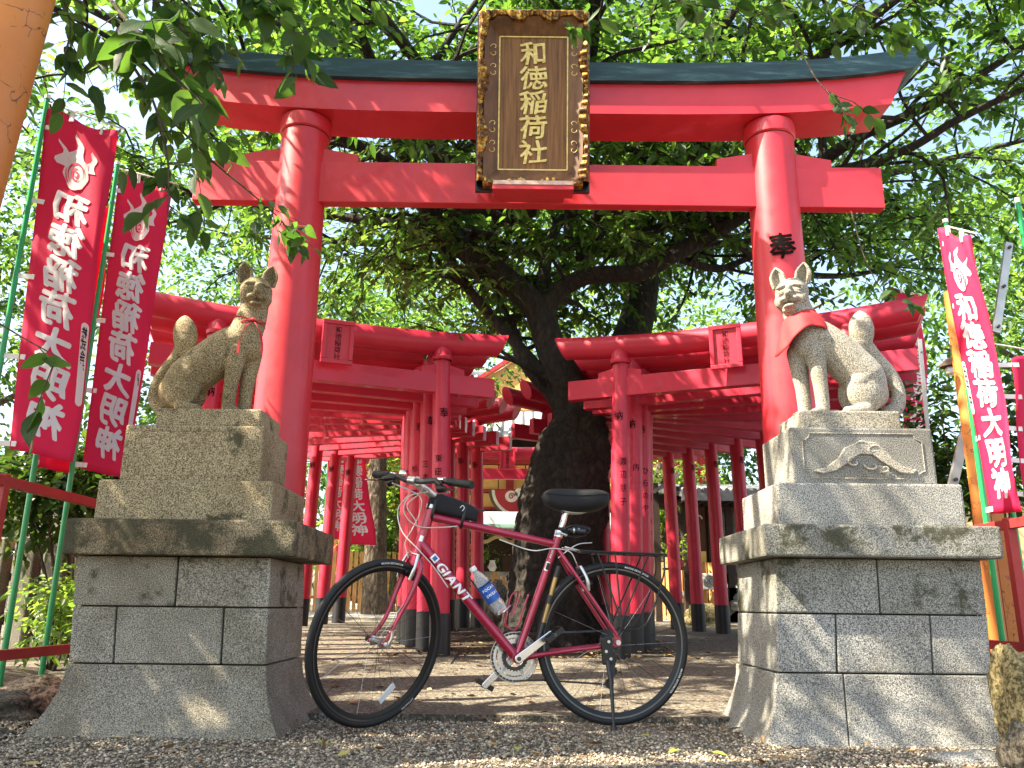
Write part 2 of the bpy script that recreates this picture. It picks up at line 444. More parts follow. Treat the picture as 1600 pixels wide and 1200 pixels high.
# --- paved path of fine washed aggregate, its edge a low step above the gravel
def aggregate():
    m, nt, b = nodes('washed aggregate paving'); v = wpos(nt)
    vo = N(nt, 'ShaderNodeTexVoronoi'); vo.inputs['Scale'].default_value = 95; L(nt, v, vo.inputs['Vector'])
    n1 = noisev(nt, v, .9, 6, .7)
    sep = N(nt, 'ShaderNodeSeparateColor'); L(nt, vo.outputs['Color'], sep.inputs[0])
    c = ramp(nt, sep.outputs[0], [(0, (.03, .025, .018)), (.5, (.095, .080, .058)), (.85, (.19, .165, .125)), (1, (.34, .30, .24))])
    c = mixc(nt, ramp(nt, n1.outputs['Fac'], [(.4, 0), (.65, .6)]), c, (.05, .038, .025))
    L(nt, c, b.inputs['Base Color']); b.inputs['Roughness'].default_value = .85
    bump(nt, b, vo.outputs['Distance'], .5, .006); return m
AGG = aggregate()
def strip(name, pts, mat, up, thick=.03):
    "pts: outline in x,y; follows the ground"
    def z(p): return gz(p[1])+up
    b_ = B(); n = len(pts)
    vs = [(x, y, z((x, y))) for x, y in pts] + [(x, y, z((x, y))-thick) for x, y in pts]
    b_.add(vs, [tuple(range(n))] + [(i, (i+1) % n, (i+1) % n+n, i+n) for i in range(n)])
    return struct(b_.build(name, mat))
def sheet(name, x0, x1, ys, mat, up, xj=None):
    b_ = B(); vs = []
    for y in ys:
        a = x0(y) if callable(x0) else x0; c = x1(y) if callable(x1) else x1
        vs += [(a, y, gz(y)+up), (c, y, gz(y)+up), (a, y, gz(y)+up-.06), (c, y, gz(y)+up-.06)]
    fs = []
    for i in range(len(ys)-1):
        a = i*4; fs += [(a, a+1, a+5, a+4), (a+2, a, a+4, a+6), (a+1, a+3, a+7, a+5)]
    fs.append((0, 2, 3, 1)); b_.add(vs, fs); return struct(b_.build(name, mat))
yy = [4.02, 4.2] + [4.5+.5*i for i in range(36)]
# the approach forks round the big tree into two lanes under the gates
def pathx(side):
    if side < 0: return (lambda y: -4.6 if y < 6.2 else -3.1), (lambda y: 4.4 if y < 6.2 else -.55)
    return (lambda y: -4.6 if y < 6.2 else .95), (lambda y: 4.4 if y < 6.2 else 3.3)
sheet('paved_path', -4.6, 4.6, [4.02, 4.2, 4.6, 5.2, 5.8, 6.25], AGG, .012)
sheet('paved_path', -3.3, -.42, [6.252]+[6.7+.5*i for i in range(30)], AGG, .012)
sheet('paved_path', .92, 3.7, [6.252]+[6.7+.5*i for i in range(30)], AGG, .012)
def soil():
    m, nt, b = nodes('dark soil with litter'); v = wpos(nt); n = noisev(nt, v, 26, 8, .8); n2 = noisev(nt, v, 3, 5)
    c = ramp(nt, n.outputs['Fac'], [(.35, (.018, .011, .007)), (.55, (.06, .038, .022)), (.68, (.20, .13, .07)), (.8, (.42, .32, .2))])
    L(nt, c, b.inputs['Base Color']); b.inputs['Roughness'].default_value = .95; bump(nt, b, n.outputs['Fac'], 1, .03); return m
SOIL = soil()
def bed(name, x0, x1, y0, y1, amp, seed, base=0.0, nx=34, ny=34):
    V = []; Fc = []
    for j in range(ny+1):
        for i in range(nx+1):
            x = x0+(x1-x0)*i/nx; y = y0+(y1-y0)*j/ny
            e = min(1, 6*min(i/nx, 1-i/nx), 6*min(j/ny, 1-j/ny))
            z = gz(y)+base+e*amp*(1.1+noise.noise(Vector((x*1.6+seed, y*1.6, 0)))+.35*noise.noise(Vector((x*8, y*8, seed)))) - .03*(1-e)
            V.append((x, y, z))
    for j in range(ny):
        for i in range(nx):
            a = j*(nx+1)+i; Fc.append((a, a+1, a+nx+2, a+nx+1))
    return struct(quick(name, V, Fc, SOIL, smooth=True))
bed('soil_bed', -.95, 1.45, 6.9, 10.6, .035, 3)
bed('soil_bed', -7.5, -1.98, 3.7, 9.0, .06, 9, -.04)
bed('soil_bed', 2.15, 4.6, 3.3, 6.4, .045, 19, -.01)
# bright open yard to the right and behind
m_, nt_, b__ = nodes('pale raked gravel'); v_ = wpos(nt_); n_ = noisev(nt_, v_, 22, 6, .8)
L(nt_, ramp(nt_, n_.outputs['Fac'], [(.3, (.28, .26, .23)), (.7, (.58, .56, .52))]), b__.inputs['Base Color']); b__.inputs['Roughness'].default_value = .9
sheet('gravel_yard', 4.9, 16, [5.0+.5*i for i in range(40)], m_, .006)
sheet('gravel_yard', -9, 4.88, [12.6+.5*i for i in range(24)], m_, .016)

def gravel():
    "loose pebbles in front of the paved path"
    n = 46000
    t = rng.random(n)
    Y = 2.35+(4.02-2.35)*t**1.0; X = (rng.random(n)*2-1)*(.62*Y+.35)
    s = (.0028+.0060*rng.random(n)**2.8)
    base = np.array([(1, 0, 0), (-1, 0, 0), (0, 1, 0), (0, -1, 0), (0, 0, 1), (0, 0, -1)], float)
    tri = np.array([(0, 2, 4), (2, 1, 4), (1, 3, 4), (3, 0, 4), (2, 0, 5), (1, 2, 5), (3, 1, 5), (0, 3, 5)])
    v = np.repeat(base[None], n, 0)*s[:, None, None]*(0.7+.6*rng.random((n, 6, 1)))
    v[:, :, 2] *= .7; v[:, :, 0] *= (1+.5*rng.random((n, 1)))
    a = rng.random(n)*6.28; ca, sa = np.cos(a)[:, None], np.sin(a)[:, None]
    x = v[:, :, 0]*ca-v[:, :, 1]*sa; y = v[:, :, 0]*sa+v[:, :, 1]*ca
    v = np.stack([x+X[:, None], y+Y[:, None], v[:, :, 2]-.019+.004*rng.random((n, 1))], 2).reshape(-1, 3)
    f = (tri[None]+np.arange(n)[:, None, None]*6).reshape(-1, 3)
    m, nt, b = nodes('pebbles'); g = N(nt, 'ShaderNodeNewGeometry')
    L(nt, ramp(nt, g.outputs['Random Per Island'], [(0, (.10, .075, .05)), (.45, (.29, .225, .155)), (.85, (.45, .37, .27)), (1, (.66, .58, .46))]), b.inputs['Base Color'])
    b.inputs['Roughness'].default_value = .8
    npmesh('gravel', v, f, m, smooth=True)['kind'] = 'stuff'
def npmesh(name, v, f, mat, parent=None, smooth=False):
    me = bpy.data.meshes.new(name)
    me.vertices.add(len(v)); me.vertices.foreach_set('co', np.ascontiguousarray(v, dtype=np.float32).ravel())
    k = f.shape[1]; me.loops.add(f.size); me.loops.foreach_set('vertex_index', f.astype(np.int32).ravel())
    me.polygons.add(len(f)); me.polygons.foreach_set('loop_start', np.arange(0, f.size, k, dtype=np.int32))
    try: me.polygons.foreach_set('loop_total', np.full(len(f), k, dtype=np.int32))
    except Exception: pass
    if smooth: me.polygons.foreach_set('use_smooth', np.ones(len(f), dtype=bool))
    me.update(calc_edges=True); me.materials.append(mat)
    return link(bpy.data.objects.new(name, me), parent)
gravel()

# ---------------------------------------------------------------- granite pedestals
def fr(a, b, t): return a+(b-a)*t
def pedestal(side, label, spec):
    t = thing('stone_pedestal', label, 'pedestal', (0, 0, 0), 0)
    Rw = spec
    def box_at(name, x0, x1, yt, zb, Y0, Y1, mat, bevel=.008, kind=None, x0f=None, x1f=None):
        X0 = at(x0, yt, Y0).x; X1 = at(x1, yt, Y0).x; zt = at((x0+x1)/2, yt, Y0).z
        b = B(); b.box(X0, X1, Y0, Y1, zb, zt)
        return b.build(name, mat, t, bevel), (X0, X1, zb, zt)
    # heights of the joints
    xm = Rw['xm']
    zs = [-.06, at(xm, Rw['j'][0], Rw['Yb']).z, at(xm, Rw['j'][1], Rw['Yb']).z, at(xm, Rw['j'][2], Rw['Yb']).z]
    xl = [at(x, y, Rw['Yb']).x for x, y in Rw['xl']]       # at joint0, joint1, top
    xr = [at(x, y, Rw['Yb']).x for x, y in Rw['xr']]
    yb = Rw['Yb']; ybk = Rw['Yback']
    core = B(); core.box(min(xl)+.03, max(xr)-.03, yb+.03, ybk-.03, -.03, zs[3]); core.build('mortar_core', MORTAR, t)
    # two rows of blocks
    for row, cuts in ((1, Rw['cut1']), (2, Rw['cut2'])):
        z0, z1 = zs[row]+.003, zs[row+1]-.003
        i = row-1
        A0, A1, Z0, Z1 = xl[i], xl[i+1], xr[i], xr[i+1]
        fr_ = [0]+[((c-Rw['pl'])/(Rw['pr']-Rw['pl'])) for c in cuts]+[1]
        ym = yb+(ybk-yb)*(.55 if row == 1 else .42)
        for k in range(len(fr_)-1):
            u0 = fr_[k]; u1 = fr_[k+1]; g = .0035
            x00, x10 = fr(A0, Z0, u0)+g, fr(A0, Z0, u1)-g; x01, x11 = fr(A1, Z1, u0)+g, fr(A1, Z1, u1)-g
            j = .002*random.uniform(-1, 1)
            for (ya, ybb) in ((yb+j, ym-g), (ym+g, ybk)):
                b = B(); b.hexa([(x00, ya, z0), (x10, ya, z0), (x10, ybb, z0), (x00, ybb, z0), (x01, ya, z1), (x11, ya, z1), (x11, ybb, z1), (x01, ybb, z1)])
                b.build('granite_block', Rw['m_row'+str(row)], t, .006)
    # flared foot
    fl = Rw['flare']; n = 9
    def ring(k):
        q = k/(n-1); z = fr(zs[0], zs[1]-.003, q); e = fl*(1-q)**2.0+.004
        X0 = xl[0]-e; X1 = xr[0]+e; Y0 = yb-e; Y1 = ybk+e
        return X0, X1, Y0, Y1, z
    for (ua, ub) in Rw['foot']:
        b = B(); vs = []; fs = []
        for k in range(n):
            X0, X1, Y0, Y1, z = ring(k)
            a = fr(X0, X1, ua)+(.003 if ua > 0 else 0); c = fr(X0, X1, ub)-(.003 if ub < 1 else 0)
            vs += [(a, Y0, z), (c, Y0, z), (c, Y1, z), (a, Y1, z)]
        for k in range(n-1):
            for s_ in range(4):
                p = k*4+s_; q = k*4+(s_+1) % 4; fs.append((p, q, q+4, p+4))
        fs += [(3, 2, 1, 0), (n*4-4, n*4-3, n*4-2, n*4-1)]
        b.add(vs, fs); b.build('flared_foot', Rw['m_foot'], t, .005)
    zt = zs[3]
    o, g = box_at('capping_slab', *Rw['slab'][:2], Rw['slab'][2], zt+.001, Rw['slab'][3], Rw['slab'][4], Rw['m_slab'], .010)
    zt = g[3]
    for nm, (a, b_, y, Y0, Y1), mm in zip(('lower_block', 'upper_block', 'plinth'), Rw['up'], Rw['m_up']):
        o, g = box_at(nm, a, b_, y, zt+.001, Y0, Y1, mm, .010); zt = g[3]
        if nm == 'upper_block': carve = (g, Y0, o)
    return t, zt, carve, g
LP = dict(xm=270, Yb=3.56, Yback=4.16, j=(1038, 948, 869), xl=[(106, 1038), (112, 948), (121, 870)], xr=[(416, 1038), (421, 948), (425, 870)],
          pl=112, pr=420, cut1=(182, 349), cut2=(272,), foot=((0, 1),), flare=.12, slab=(103, 463, 811, 3.48, 4.24),
          up=((154, 428, 750, 3.58, 4.14), (197, 413, 664, 3.64, 4.06), (245, 409, 638, 3.68, 4.0)),
          m_row1=GR_L, m_row2=GR_LR, m_foot=GR_L, m_slab=GR_LM, m_up=(GR_LB, GR_LB, GR_LB))
RP = dict(xm=1380, Yb=3.52, Yback=4.12, j=(1053, 960, 873), xl=[(1213, 1053), (1212, 960), (1210, 873)], xr=[(1551, 1053), (1544, 960), (1533, 873)],
          pl=1212, pr=1544, cut1=(1306, 1453), cut2=(1376,), foot=((0, .31), (.31, 1)), flare=.11, slab=(1193, 1563, 820, 3.44, 4.20),
          up=((1214, 1503, 755, 3.54, 4.10), (1234, 1455, 668, 3.60, 4.02), (1252, 1406, 641, 3.65, 3.98)),
          m_row1=GR_R, m_row2=GR_RM, m_foot=GR_R, m_slab=GR_RM, m_up=(GR_R, GR_R, GR_G))
pedL, topL, carL, plL = pedestal('l', 'tall granite pedestal left of the bicycle, brown with moss and lichen', LP)
pedR, topR, carR, plR = pedestal('r', 'tall granite pedestal right of the bicycle, pale with a carved cloud panel', RP)

def carving(car, parent, mat, worn=False):
    (X0, X1, z0, z1), Y0, o = car
    cx = (X0+X1)/2; w = (X1-X0); h = z1-z0; cz = (z0+z1)/2
    f = Y0-.0005
    # sunk rounded panel drawn by a raised bead, cloud scroll and hill shape in relief
    def loop(a, b_, r, n=6):
        pts = []
        for i, (sx, sz) in enumerate(((1, 1), (-1, 1), (-1, -1), (1, -1))):
            ox, oz = cx+sx*(a), cz+sz*(b_)
            for k in range(n+1):      # scooped corners, bending inwards
                an = math.pi/2*(k/n); q = (math.cos(an), math.sin(an)) if sx*sz < 0 else (math.sin(an), math.cos(an))
                pts.append((ox-sx*r*q[0], oz-sz*r*q[1]))
        return pts
    P = loop(w*.42, h*.39, h*.13); P.append(P[0])
    b = B(); b.tube([(x, f+(.0015 if worn else 0), z) for x, z in P], .0032, 6); b.build('panel_bead', mat, parent)
    if worn: return
    def relief(name, outline, th=.012, off=0):
        b = B(); b.prism([(cx+x*w, cz+z*h) for x, z in outline], f-th-off, f+.004); return b.build(name, mat, parent, .004)
    hill = [(-.36, -.27), (-.27, -.20), (-.18, -.05), (-.13, .14), (-.02, .25), (.09, .24), (.14, .12), (.20, -.05), (.27, -.18), (.36, -.24), (.33, -.31), (.24, -.29), (.13, -.12), (.06, .02), (-.03, .03), (-.10, -.10), (-.2, -.26), (-.3, -.32)]
    relief('carved_hill', hill)
    for k, (x, z, r) in enumerate(((-.02, .17, .10), (.07, .10, .08), (-.07, -.12, .09), (.05, -.17, .09), (.13, -.22, .07))):
        pts = []
        for i in range(20):
            a = i/19*4.6+k; rr = r*(1-.75*i/19)
            pts.append((cx+(x+rr*math.cos(a)*.6)*w, f-.010, cz+(z+rr*math.sin(a))*h))
        b = B(); b.tube(pts, [.006*(1-.5*i/19) for i in range(20)], 6); b.build('carved_scroll', mat, parent)
carving(carR, carR[2], GR_G)
carving(carL, carL[2], GR_LB, True)

# ---------------------------------------------------------------- the large torii
TY = 5.05
def big_torii():
    cxl = at(479, 195, TY); cxr = at(1200, 195, TY)
    cx = (cxl.x+cxr.x)/2; half = (cxr.x-cxl.x)/2
    t = thing('torii_gate', 'large vermilion torii gate with dark green cap, standing behind the fox pedestals', 'torii gate', (cx, TY, 0))
    zb = 3.66
    for s in (-1, 1):
        b = B(); r0, r1 = .178, .158
        b.lathe([(r0, gz(TY)-.1), (r0, .35), (r0-.003, 1.2), (r1, zb-.09)], 40, (s*half, 0, 0))
        p = b.build('pillar', RED, t)
        b = B(); b.lathe([(r1+.002, zb-.085), (r1+.013, zb-.075), (r1+.015, zb-.02), (r1+.01, zb+.02), (.05, zb+.021)], 40, (s*half, 0, 0))
        b.build('collar', RED, p)
        b = B(); b.lathe([(r0+.012, gz(TY)-.05), (r0+.012, .36), (r0+.001, .38)], 40, (s*half, 0, 0)); b.build('black_foot', BLACK, p)
        if s > 0:
            c = at(1222, 381, TY-.17)
            an0 = -.02
            def cyl(x, z, an=math.asin(max(-1, min(1, (c.x-cx-half)/.168)))):
                a = an+x/.168; rr = .168+.004
                return (half+rr*math.sin(a), -rr*math.cos(a), z)
            zz = c.z+.08
            V2 = []
            V, Fc = [], []
            vs, fs = glyph_fine('奉', 0, 8, 1); ff = []
            for dx, dy, k in heavy(.024):
                o_ = len(V2)
                for x, y in vs:
                    x, y = brush(x+dx, y+dy); q = cyl((x-.5)*.175, zz-(.86-y)*.185); V2.append((q[0], q[1]-.0003*k, q[2]))
                ff += [tuple(j+o_ for j in f) for f in fs]
            quick('painted_character', V2, ff, INK, p)
    # nuki
    z0, z1 = 3.055, 3.35
    xl = at(302, 287, TY-.08).x-cx; xr = at(1380, 287, TY-.08).x-cx; hn = (xr-xl)/2
    b = B(); b.box(xl, xr, -.075, .005, z0, z1); b.build('tie_beam', RED, t, .006)
    for s in (-1, 1):
        for q in (-1, 1):
            xa = s*half+q*.14; xb = s*half+q*.385
            b = B(); b.prism([(xa, z1+.001), (xb, z1+.001), (xb, z1+.062), (xa, z1+.105)] if q > 0 else [(xb, z1+.001), (xa, z1+.001), (xa, z1+.105), (xb, z1+.062)], -.06, -.01)
            b.build('wedge', RED, t, .003)
    # lintel with upswept ends
    def sweep(x): return .135*(abs(x)/2.55)**4.0
    def lintel(name, xa_t, xa_b, z_lo, z_hi, y0, y1, mat, parent, dz=0, n=40, bevel=0.004, y0t=None, y1t=None):
        vs = []; fs = []
        y0t = y0 if y0t is None else y0t; y1t = y1 if y1t is None else y1t
        for i in range(n+1):
            q = -1+2*i/n
            xb = q*xa_b; xt = q*xa_t
            vs += [(xb, y0, z_lo+sweep(xb)), (xb, y1, z_lo+sweep(xb)), (xt, y1t, z_hi+sweep(xt)*1.12), (xt, y0t, z_hi+sweep(xt)*1.12)]
        for i in range(n):
            for k in range(4):
                a = i*4+k; c = i*4+(k+1) % 4; fs.append((a, c, c+4, a+4))
        fs += [(3, 2, 1, 0), (n*4, n*4+1, n*4+2, n*4+3)]
        b = B(); b.add(vs, fs); return b.build(name, mat, parent)
    lintel('lintel', 2.50, 2.37, 3.675, 3.90, -.17, .17, RED, t)
    k = lintel('lintel_cap', 2.70, 2.54, 3.903, 4.02, -.21, .21, CAP, t, y0t=-.24, y1t=.24)
    b = B(); b.box(-.09, .09, -.10, .10, z1+.001, 3.674); b.build('centre_strut', RED, t)
    return t, cx, half
TG, TCX, THALF = big_torii()

# --- name plaque, leaning forward, on the torii
WOOD = woodmat('brown plaque wood', (.085, .032, .008), (.33, .145, .04), (1, 1, 60) if False else (38, 38, 1.5))
WOODX = woodmat('brown frame wood', (.06, .024, .008), (.22, .09, .028), (12, 12, 3))
def gold():
    m, nt, b = nodes('worn gold leaf'); v = coords(nt); n = noisev(nt, v, 28, 6, .75)
    L(nt, ramp(nt, n.outputs['Fac'], [(.44, (.05, .015, .008)), (.54, (.34, .17, .03)), (.68, (.92, .66, .2))]), b.inputs['Base Color'])
    L(nt, ramp(nt, n.outputs['Fac'], [(.42, 0), (.5, .75)]), b.inputs['Metallic']); b.inputs['Roughness'].default_value = .38
    bump(nt, b, n.outputs['Fac'], .4, .004); return m
GOLD = gold()
def gold2():
    m, nt, b = nodes('gold lettering'); v = coords(nt); n = noisev(nt, v, 40, 3)
    L(nt, ramp(nt, n.outputs['Fac'], [(.3, (.62, .42, .10)), (.6, (.85, .66, .26))]), b.inputs['Base Color']); b.inputs['Metallic'].default_value = .35; b.inputs['Roughness'].default_value = .4; return m
GOLD2 = gold2()
def plaque():
    bot = at(832, 297, 4.80); top = at(838, 20, 4.60)
    H = (top-bot).length; ang = math.atan2(bot.y-top.y, top.z-bot.z)
    Wd = (at(926, 150, 4.7)-at(748, 150, 4.7)).length
    e = link(bpy.data.objects.new('name_plaque', None), TG); e.location = Vector((bot.x-TCX, bot.y-TY, bot.z)); e.rotation_euler = (ang, 0, 0)
    hw = Wd/2; d = .05
    # rear board with black painted edge
    b = B(); b.box(-hw, hw, .03, .075, 0, H); b.build('backing_board', PLAST, e, .004)
    # bevelled frame, four sloping pieces
    iw = hw*.60; i0 = H*.115; i1 = H*.865; ow = hw*.86; o0 = H*.035; o1 = H*.955
    yf, yi = -.055, .012
    def piece(o_a, o_b, i_b, i_a):
        b = B(); P = [(o_a[0], yf, o_a[1]), (o_b[0], yf, o_b[1]), (i_b[0], yi, i_b[1]), (i_a[0], yi, i_a[1])]
        Q = [(x, .029, z) for x, y, z in P]
        b.hexa(P+Q); b.build('frame_slope', WOODX, e)
    g = .001
    piece((-ow+g, o0), (ow-g, o0), (iw-g, i0), (-iw+g, i0)); piece((ow-g, o1), (-ow+g, o1), (-iw+g, i1), (iw-g, i1))
    piece((-ow, o1-g), (-ow, o0+g), (-iw, i0+g), (-iw, i1-g)); piece((ow, o0+g), (ow, o1-g), (iw, i1-g), (iw, i0+g))
    b = B(); b.box(-iw, iw, .014, .029, i0, i1); b.build('board', WOOD, e)
    b = B()
    for a, c in (((-iw, i0), (iw, i0)), ((iw, i0), (iw, i1)), ((iw, i1), (-iw, i1)), ((-iw, i1), (-iw, i0))):
        b.bar((a[0], .010, a[1]), (c[0], .010, c[1]), .008, .007, (0, 1, 0))
    b.build('gold_bead', GOLD2, e)
    # wavy carved gold edging: stacked ridges along the four sides
    def edging(name, n, fn, seed):
        b = B(); vs = []; fs = []; rr = random.Random(seed); m = 6
        ph = rr.random()*3
        for i in range(n+1):
            u = i/n
            swell = .5+.5*math.sin(u*2*math.pi*3+ph)
            rid = abs(math.sin(u*math.pi*(n/5.6)+1.3*math.sin(u*11)))
            wv = .024+.036*swell**1.3+.010*rid; dp = .010+.018*swell+.018*rid
            vs += fn(u, wv, dp)
        k = len(vs)//(n+1)
        for i in range(n):
            for j in range(k-1):
                a = i*k+j; fs.append((a, a+1, a+k+1, a+k))
        b.add(vs, fs, False); return b.build(name, GOLD, e)
    for s in (-1, 1):
        def f(u, wv, dp, s=s):
            z = H*(.03+.945*u); xo = s*(hw-.012); xi = s*(hw-.012-wv)
            return [(xo, .03, z), (xo, yf-.004, z), ((xo*.65+xi*.35), yf-dp, z), (xi, yf-dp*.6, z), (xi-s*.004, yf+.01, z)]
        edging('gold_carving', 120, f, 3+s)
    def f(u, wv, dp):
        x = -hw*.86+hw*1.72*u; zo = H-.012; zi = H-.012-wv*1.2
        return [(x, .03, zo), (x, yf-.004, zo), (x, yf-dp, zo*.65+zi*.35), (x, yf-dp*.6, zi), (x, yf+.01, zi-.004)]
    edging('gold_carving', 70, f, 9)
    def f(u, wv, dp):
        x = -hw*.86+hw*1.72*u; zo = .012; zi = .012+wv*.8
        return [(x, .03, zo), (x, yf-.004, zo), (x, yf-dp*.5, zo*.65+zi*.35), (x, yf-dp*.3, zi), (x, yf+.01, zi+.004)]
    edging('gold_carving', 70, f, 12)
    # thin gold scrolls on the side slopes
    for s in (-1, 1):
        for zc in (.30, .22, .63, .70) if False else (.23, .34, .66, .77):
            for q in (-1, 1):
                pts = []
                for i in range(12):
                    a = i/11*4.2; r = .022*(1-.6*i/11)
                    pts.append((s*(hw*.73)+s*(r*math.cos(a)-.012), -.040, H*zc+q*(.020+r*math.sin(a))))
                b = B(); b.tube(pts, .0022, 5); b.build('gold_scroll', GOLD2, e)
    # characters
    hchar = (i1-i0)*.93/5
    V2, Fc = [], []
    for i, c in enumerate('和徳稲荷社'):
        vs, fs = glyph(c, 0)
        for dx, dy, k in heavy(.020):
            o = len(V2)
            for x, y in vs:
                x, y = brush(x+dx, y+dy); V2.append(((x-.5)*hchar*1.12, .0085-.0004*k, i1-(i1-i0)*.035-(i+.86-y)*hchar))
            Fc += [tuple(j+o for j in ff) for ff in fs]
    quick('gold_lettering', V2, Fc, GOLD2, e)
    # pale topped support block under the plaque
    w2 = hw*.68; zl = at(832, 286, 4.66).z
    s = link(bpy.data.objects.new('plaque_rest', None), TG)
    b = B(); b.box(-w2, w2, -.42, -.30, zl-.058, zl-.028); o = b.build('rest_block', RED, s, .004)
    b = B(); b.box(-w2+.003, w2-.003, -.423, -.29, zl-.027, zl); b.build('rest_board', simple('pale worn wood', (.55, .38, .32), .8, var=.3, vs=20), s)
    b = B(); b.box(-.20, .20, -.299, -.20, zl-.034, zl-.004); b.build('rest_bracket', RED, s)
    s.location = (bot.x-TCX, 0, 0)
plaque()

# ---------------------------------------------------------------- rows of small torii
def small_torii(label, group, inscr=None, plaque_on=False, side=1, meshes={}):
    t = thing('small_torii', label, 'torii gate', group=group)
    h = .945; kor = .040; top = 2.50
    r = .080
    for s in (-1, 1):
        k = ('pillar', s)
        if k not in meshes:
            b = B(); b.tube([(s*(h+kor*1.0), 0, -.15), (s*(h+kor*.2), 0, 1.3), (s*(h-kor*.7), 0, top-.03)], [r, r-.002, r-.005], 28)
            meshes[k] = b.mesh('pillar'); meshes[k].materials.append(RED2)
            x = s*(h-kor*.72)
            b = B(); b.lathe([(r+.001, top-.06), (r+.009, top-.045), (r+.009, top-.03), (r+.002, top-.022), (r*.97, top+.02), (r*.72, top+.065), (r*.35, top+.09), (.001, top+.098)], 28, (x, -.028, 0))
            meshes[('cap', s)] = b.mesh('pillar_cap'); meshes[('cap', s)].materials.append(RED2)
            b = B(); b.tube([(s*(h+kor), 0, -.16), (s*(h+kor*.8), 0, .345)], [r+.006, r+.005], 28)
            meshes[('foot', s)] = b.mesh('black_foot'); meshes[('foot', s)].materials.append(BLACK)
        p = link(bpy.data.objects.new('pillar', meshes[k]), t)
        link(bpy.data.objects.new('pillar_cap', meshes[('cap', s)]), p); link(bpy.data.objects.new('black_foot', meshes[('foot', s)]), p)
        # dedication painted on the pillar that faces the middle
        txt = inscr if s == side else None
        mark = '奉' if s > 0 else '納'
        for (string, z0, cw, chh, off) in (((mark, 2.02, .085, .09, 0.0),) + (((txt, 1.62, .062, .112, -.55*side),) if txt else ())):
            vv = []; ff = []
            for i, c in enumerate(string):
                if c == ' ': continue
                vs, fs = glyph_fine(c, 0, 5, 1); vv = []
                for x, y in vs:
                    x, y = brush(x, y); z = z0-i*chh-(.86-y)*cw*1.1; a = off+(x-.5)*cw/r; rr = r+.0035
                    cxp = s*(h+kor*(1-1.7*(z/top)))
                    vv.append((cxp+rr*math.sin(a), -rr*math.cos(a), z))
                quick('inscription', vv, fs, INK, p)
    if 'kasagi' not in meshes:
        n = 20; pts = []; 
        b = B(); m = 20; vs = []; fs = []
        for i in range(n+1):
            q = -1+2*i/n
            for k in range(m):
                a = 2*math.pi*k/m; dz = .100*math.sin(a); dy = .098*math.cos(a)
                x = q*(1.47+ .30*dz*1.6); vs.append((x, dy, 2.585+.065*abs(x/1.5)**2.2+dz))
        for i in range(n):
            for k in range(m):
                a = i*m+k; c = i*m+(k+1) % m; fs.append((a, c, c+m, a+m))
        b.add(vs, fs, True); b.add(vs[:m], [tuple(range(m))]); b.add(vs[-m:], [tuple(range(m))])
        meshes['kasagi'] = b.mesh('lintel_log'); meshes['kasagi'].materials.append(RED2)
        b = B(); b.box(-1.39, 1.39, -.045, .045, 2.155, 2.325); meshes['nuki'] = b.mesh('tie_beam', .004); meshes['nuki'].materials.append(RED2)
        b = B(); b.box(-.05, .05, -.04, .04, 2.326, 2.49); meshes['strut'] = b.mesh('centre_strut'); meshes['strut'].materials.append(RED2)
        for s in (-1, 1):
            for q in (-1, 1):
                xa = s*h+q*.06-s*.02; xb = s*h+q*.19-s*.02
                b = B(); P = [(xa, 2.326), (xb, 2.326), (xb, 2.375), (xa, 2.405)]
                b.prism(P, -.035, .035)
                meshes[('w', s, q)] = b.mesh('wedge', .002); meshes[('w', s, q)].materials.append(RED2)
    link(bpy.data.objects.new('lintel_log', meshes['kasagi']), t); link(bpy.data.objects.new('tie_beam', meshes['nuki']), t)
    link(bpy.data.objects.new('centre_strut', meshes['strut']), t)
    for s in (-1, 1):
        for q in (-1, 1): link(bpy.data.objects.new('wedge', meshes[('w', s, q)]), t)
    if plaque_on:
        pl = link(bpy.data.objects.new('name_plaque', None), t); pl.location = (0, -.135, 2.28); pl.rotation_euler = (R(5), 0, 0)
        b = B(); b.box(-.105, .105, -.004, .012, .02, .34); b.build('board', RED2, pl)
        b = B(); o, i = .128, .092
        for (x0, x1, z0, z1) in ((-o, o, 0, .036), (-o, o, .325, .361), (-o, -i, .037, .324), (i, o, .037, .324)): b.box(x0, x1, -.022, .014, z0, z1)
        b.build('frame', RED2, pl, .006)
        V, Fc = column_text('和徳稲荷社', lambda x, y: (x, -.0075, .31-y), .056, .056, 0)
        quick('lettering', V, Fc, INK, pl)
    return t
def row(ctrl, n, side, texts, names):
    P = curve_pts([(x, y, 0) for x, y in ctrl], 16)
    d = [0]
    for a, b in zip(P, P[1:]): d.append(d[-1]+(b-a).length)
    for i in range(n):
        s = d[-1]*i/(n-1); k = max(j for j in range(len(d)) if d[j] <= s+1e-9); k = min(k, len(P)-2)
        t = (s-d[k])/max(1e-9, d[k+1]-d[k]); p = P[k].lerp(P[k+1], t); tg = (P[min(k+2, len(P)-1)]-P[max(k-1, 0)]).normalized()
        lab = names(i, n)
        o = small_torii(lab, ('gates in the left tunnel of small torii' if side > 0 else 'gates in the right tunnel of small torii'), texts[i] if i < len(texts) else None, i == 0, side)
        o.location = (p.x, p.y, gz(p.y)); o.rotation_euler = (0, 0, math.atan2(-tg.x, tg.y))
ORD = ['first', 'second', 'third', 'fourth', 'fifth', 'sixth', 'seventh', 'eighth', 'ninth', 'tenth', 'eleventh', 'twelfth']
def nameL(i, n):
    if i == 0: return 'foremost small red torii of the left tunnel, with a red name plaque'
    if i == n-1: return 'rearmost small red torii of the left tunnel, farthest from the bicycle'
    return ORD[i]+' small red torii counted from the front in the tunnel left of the tree'
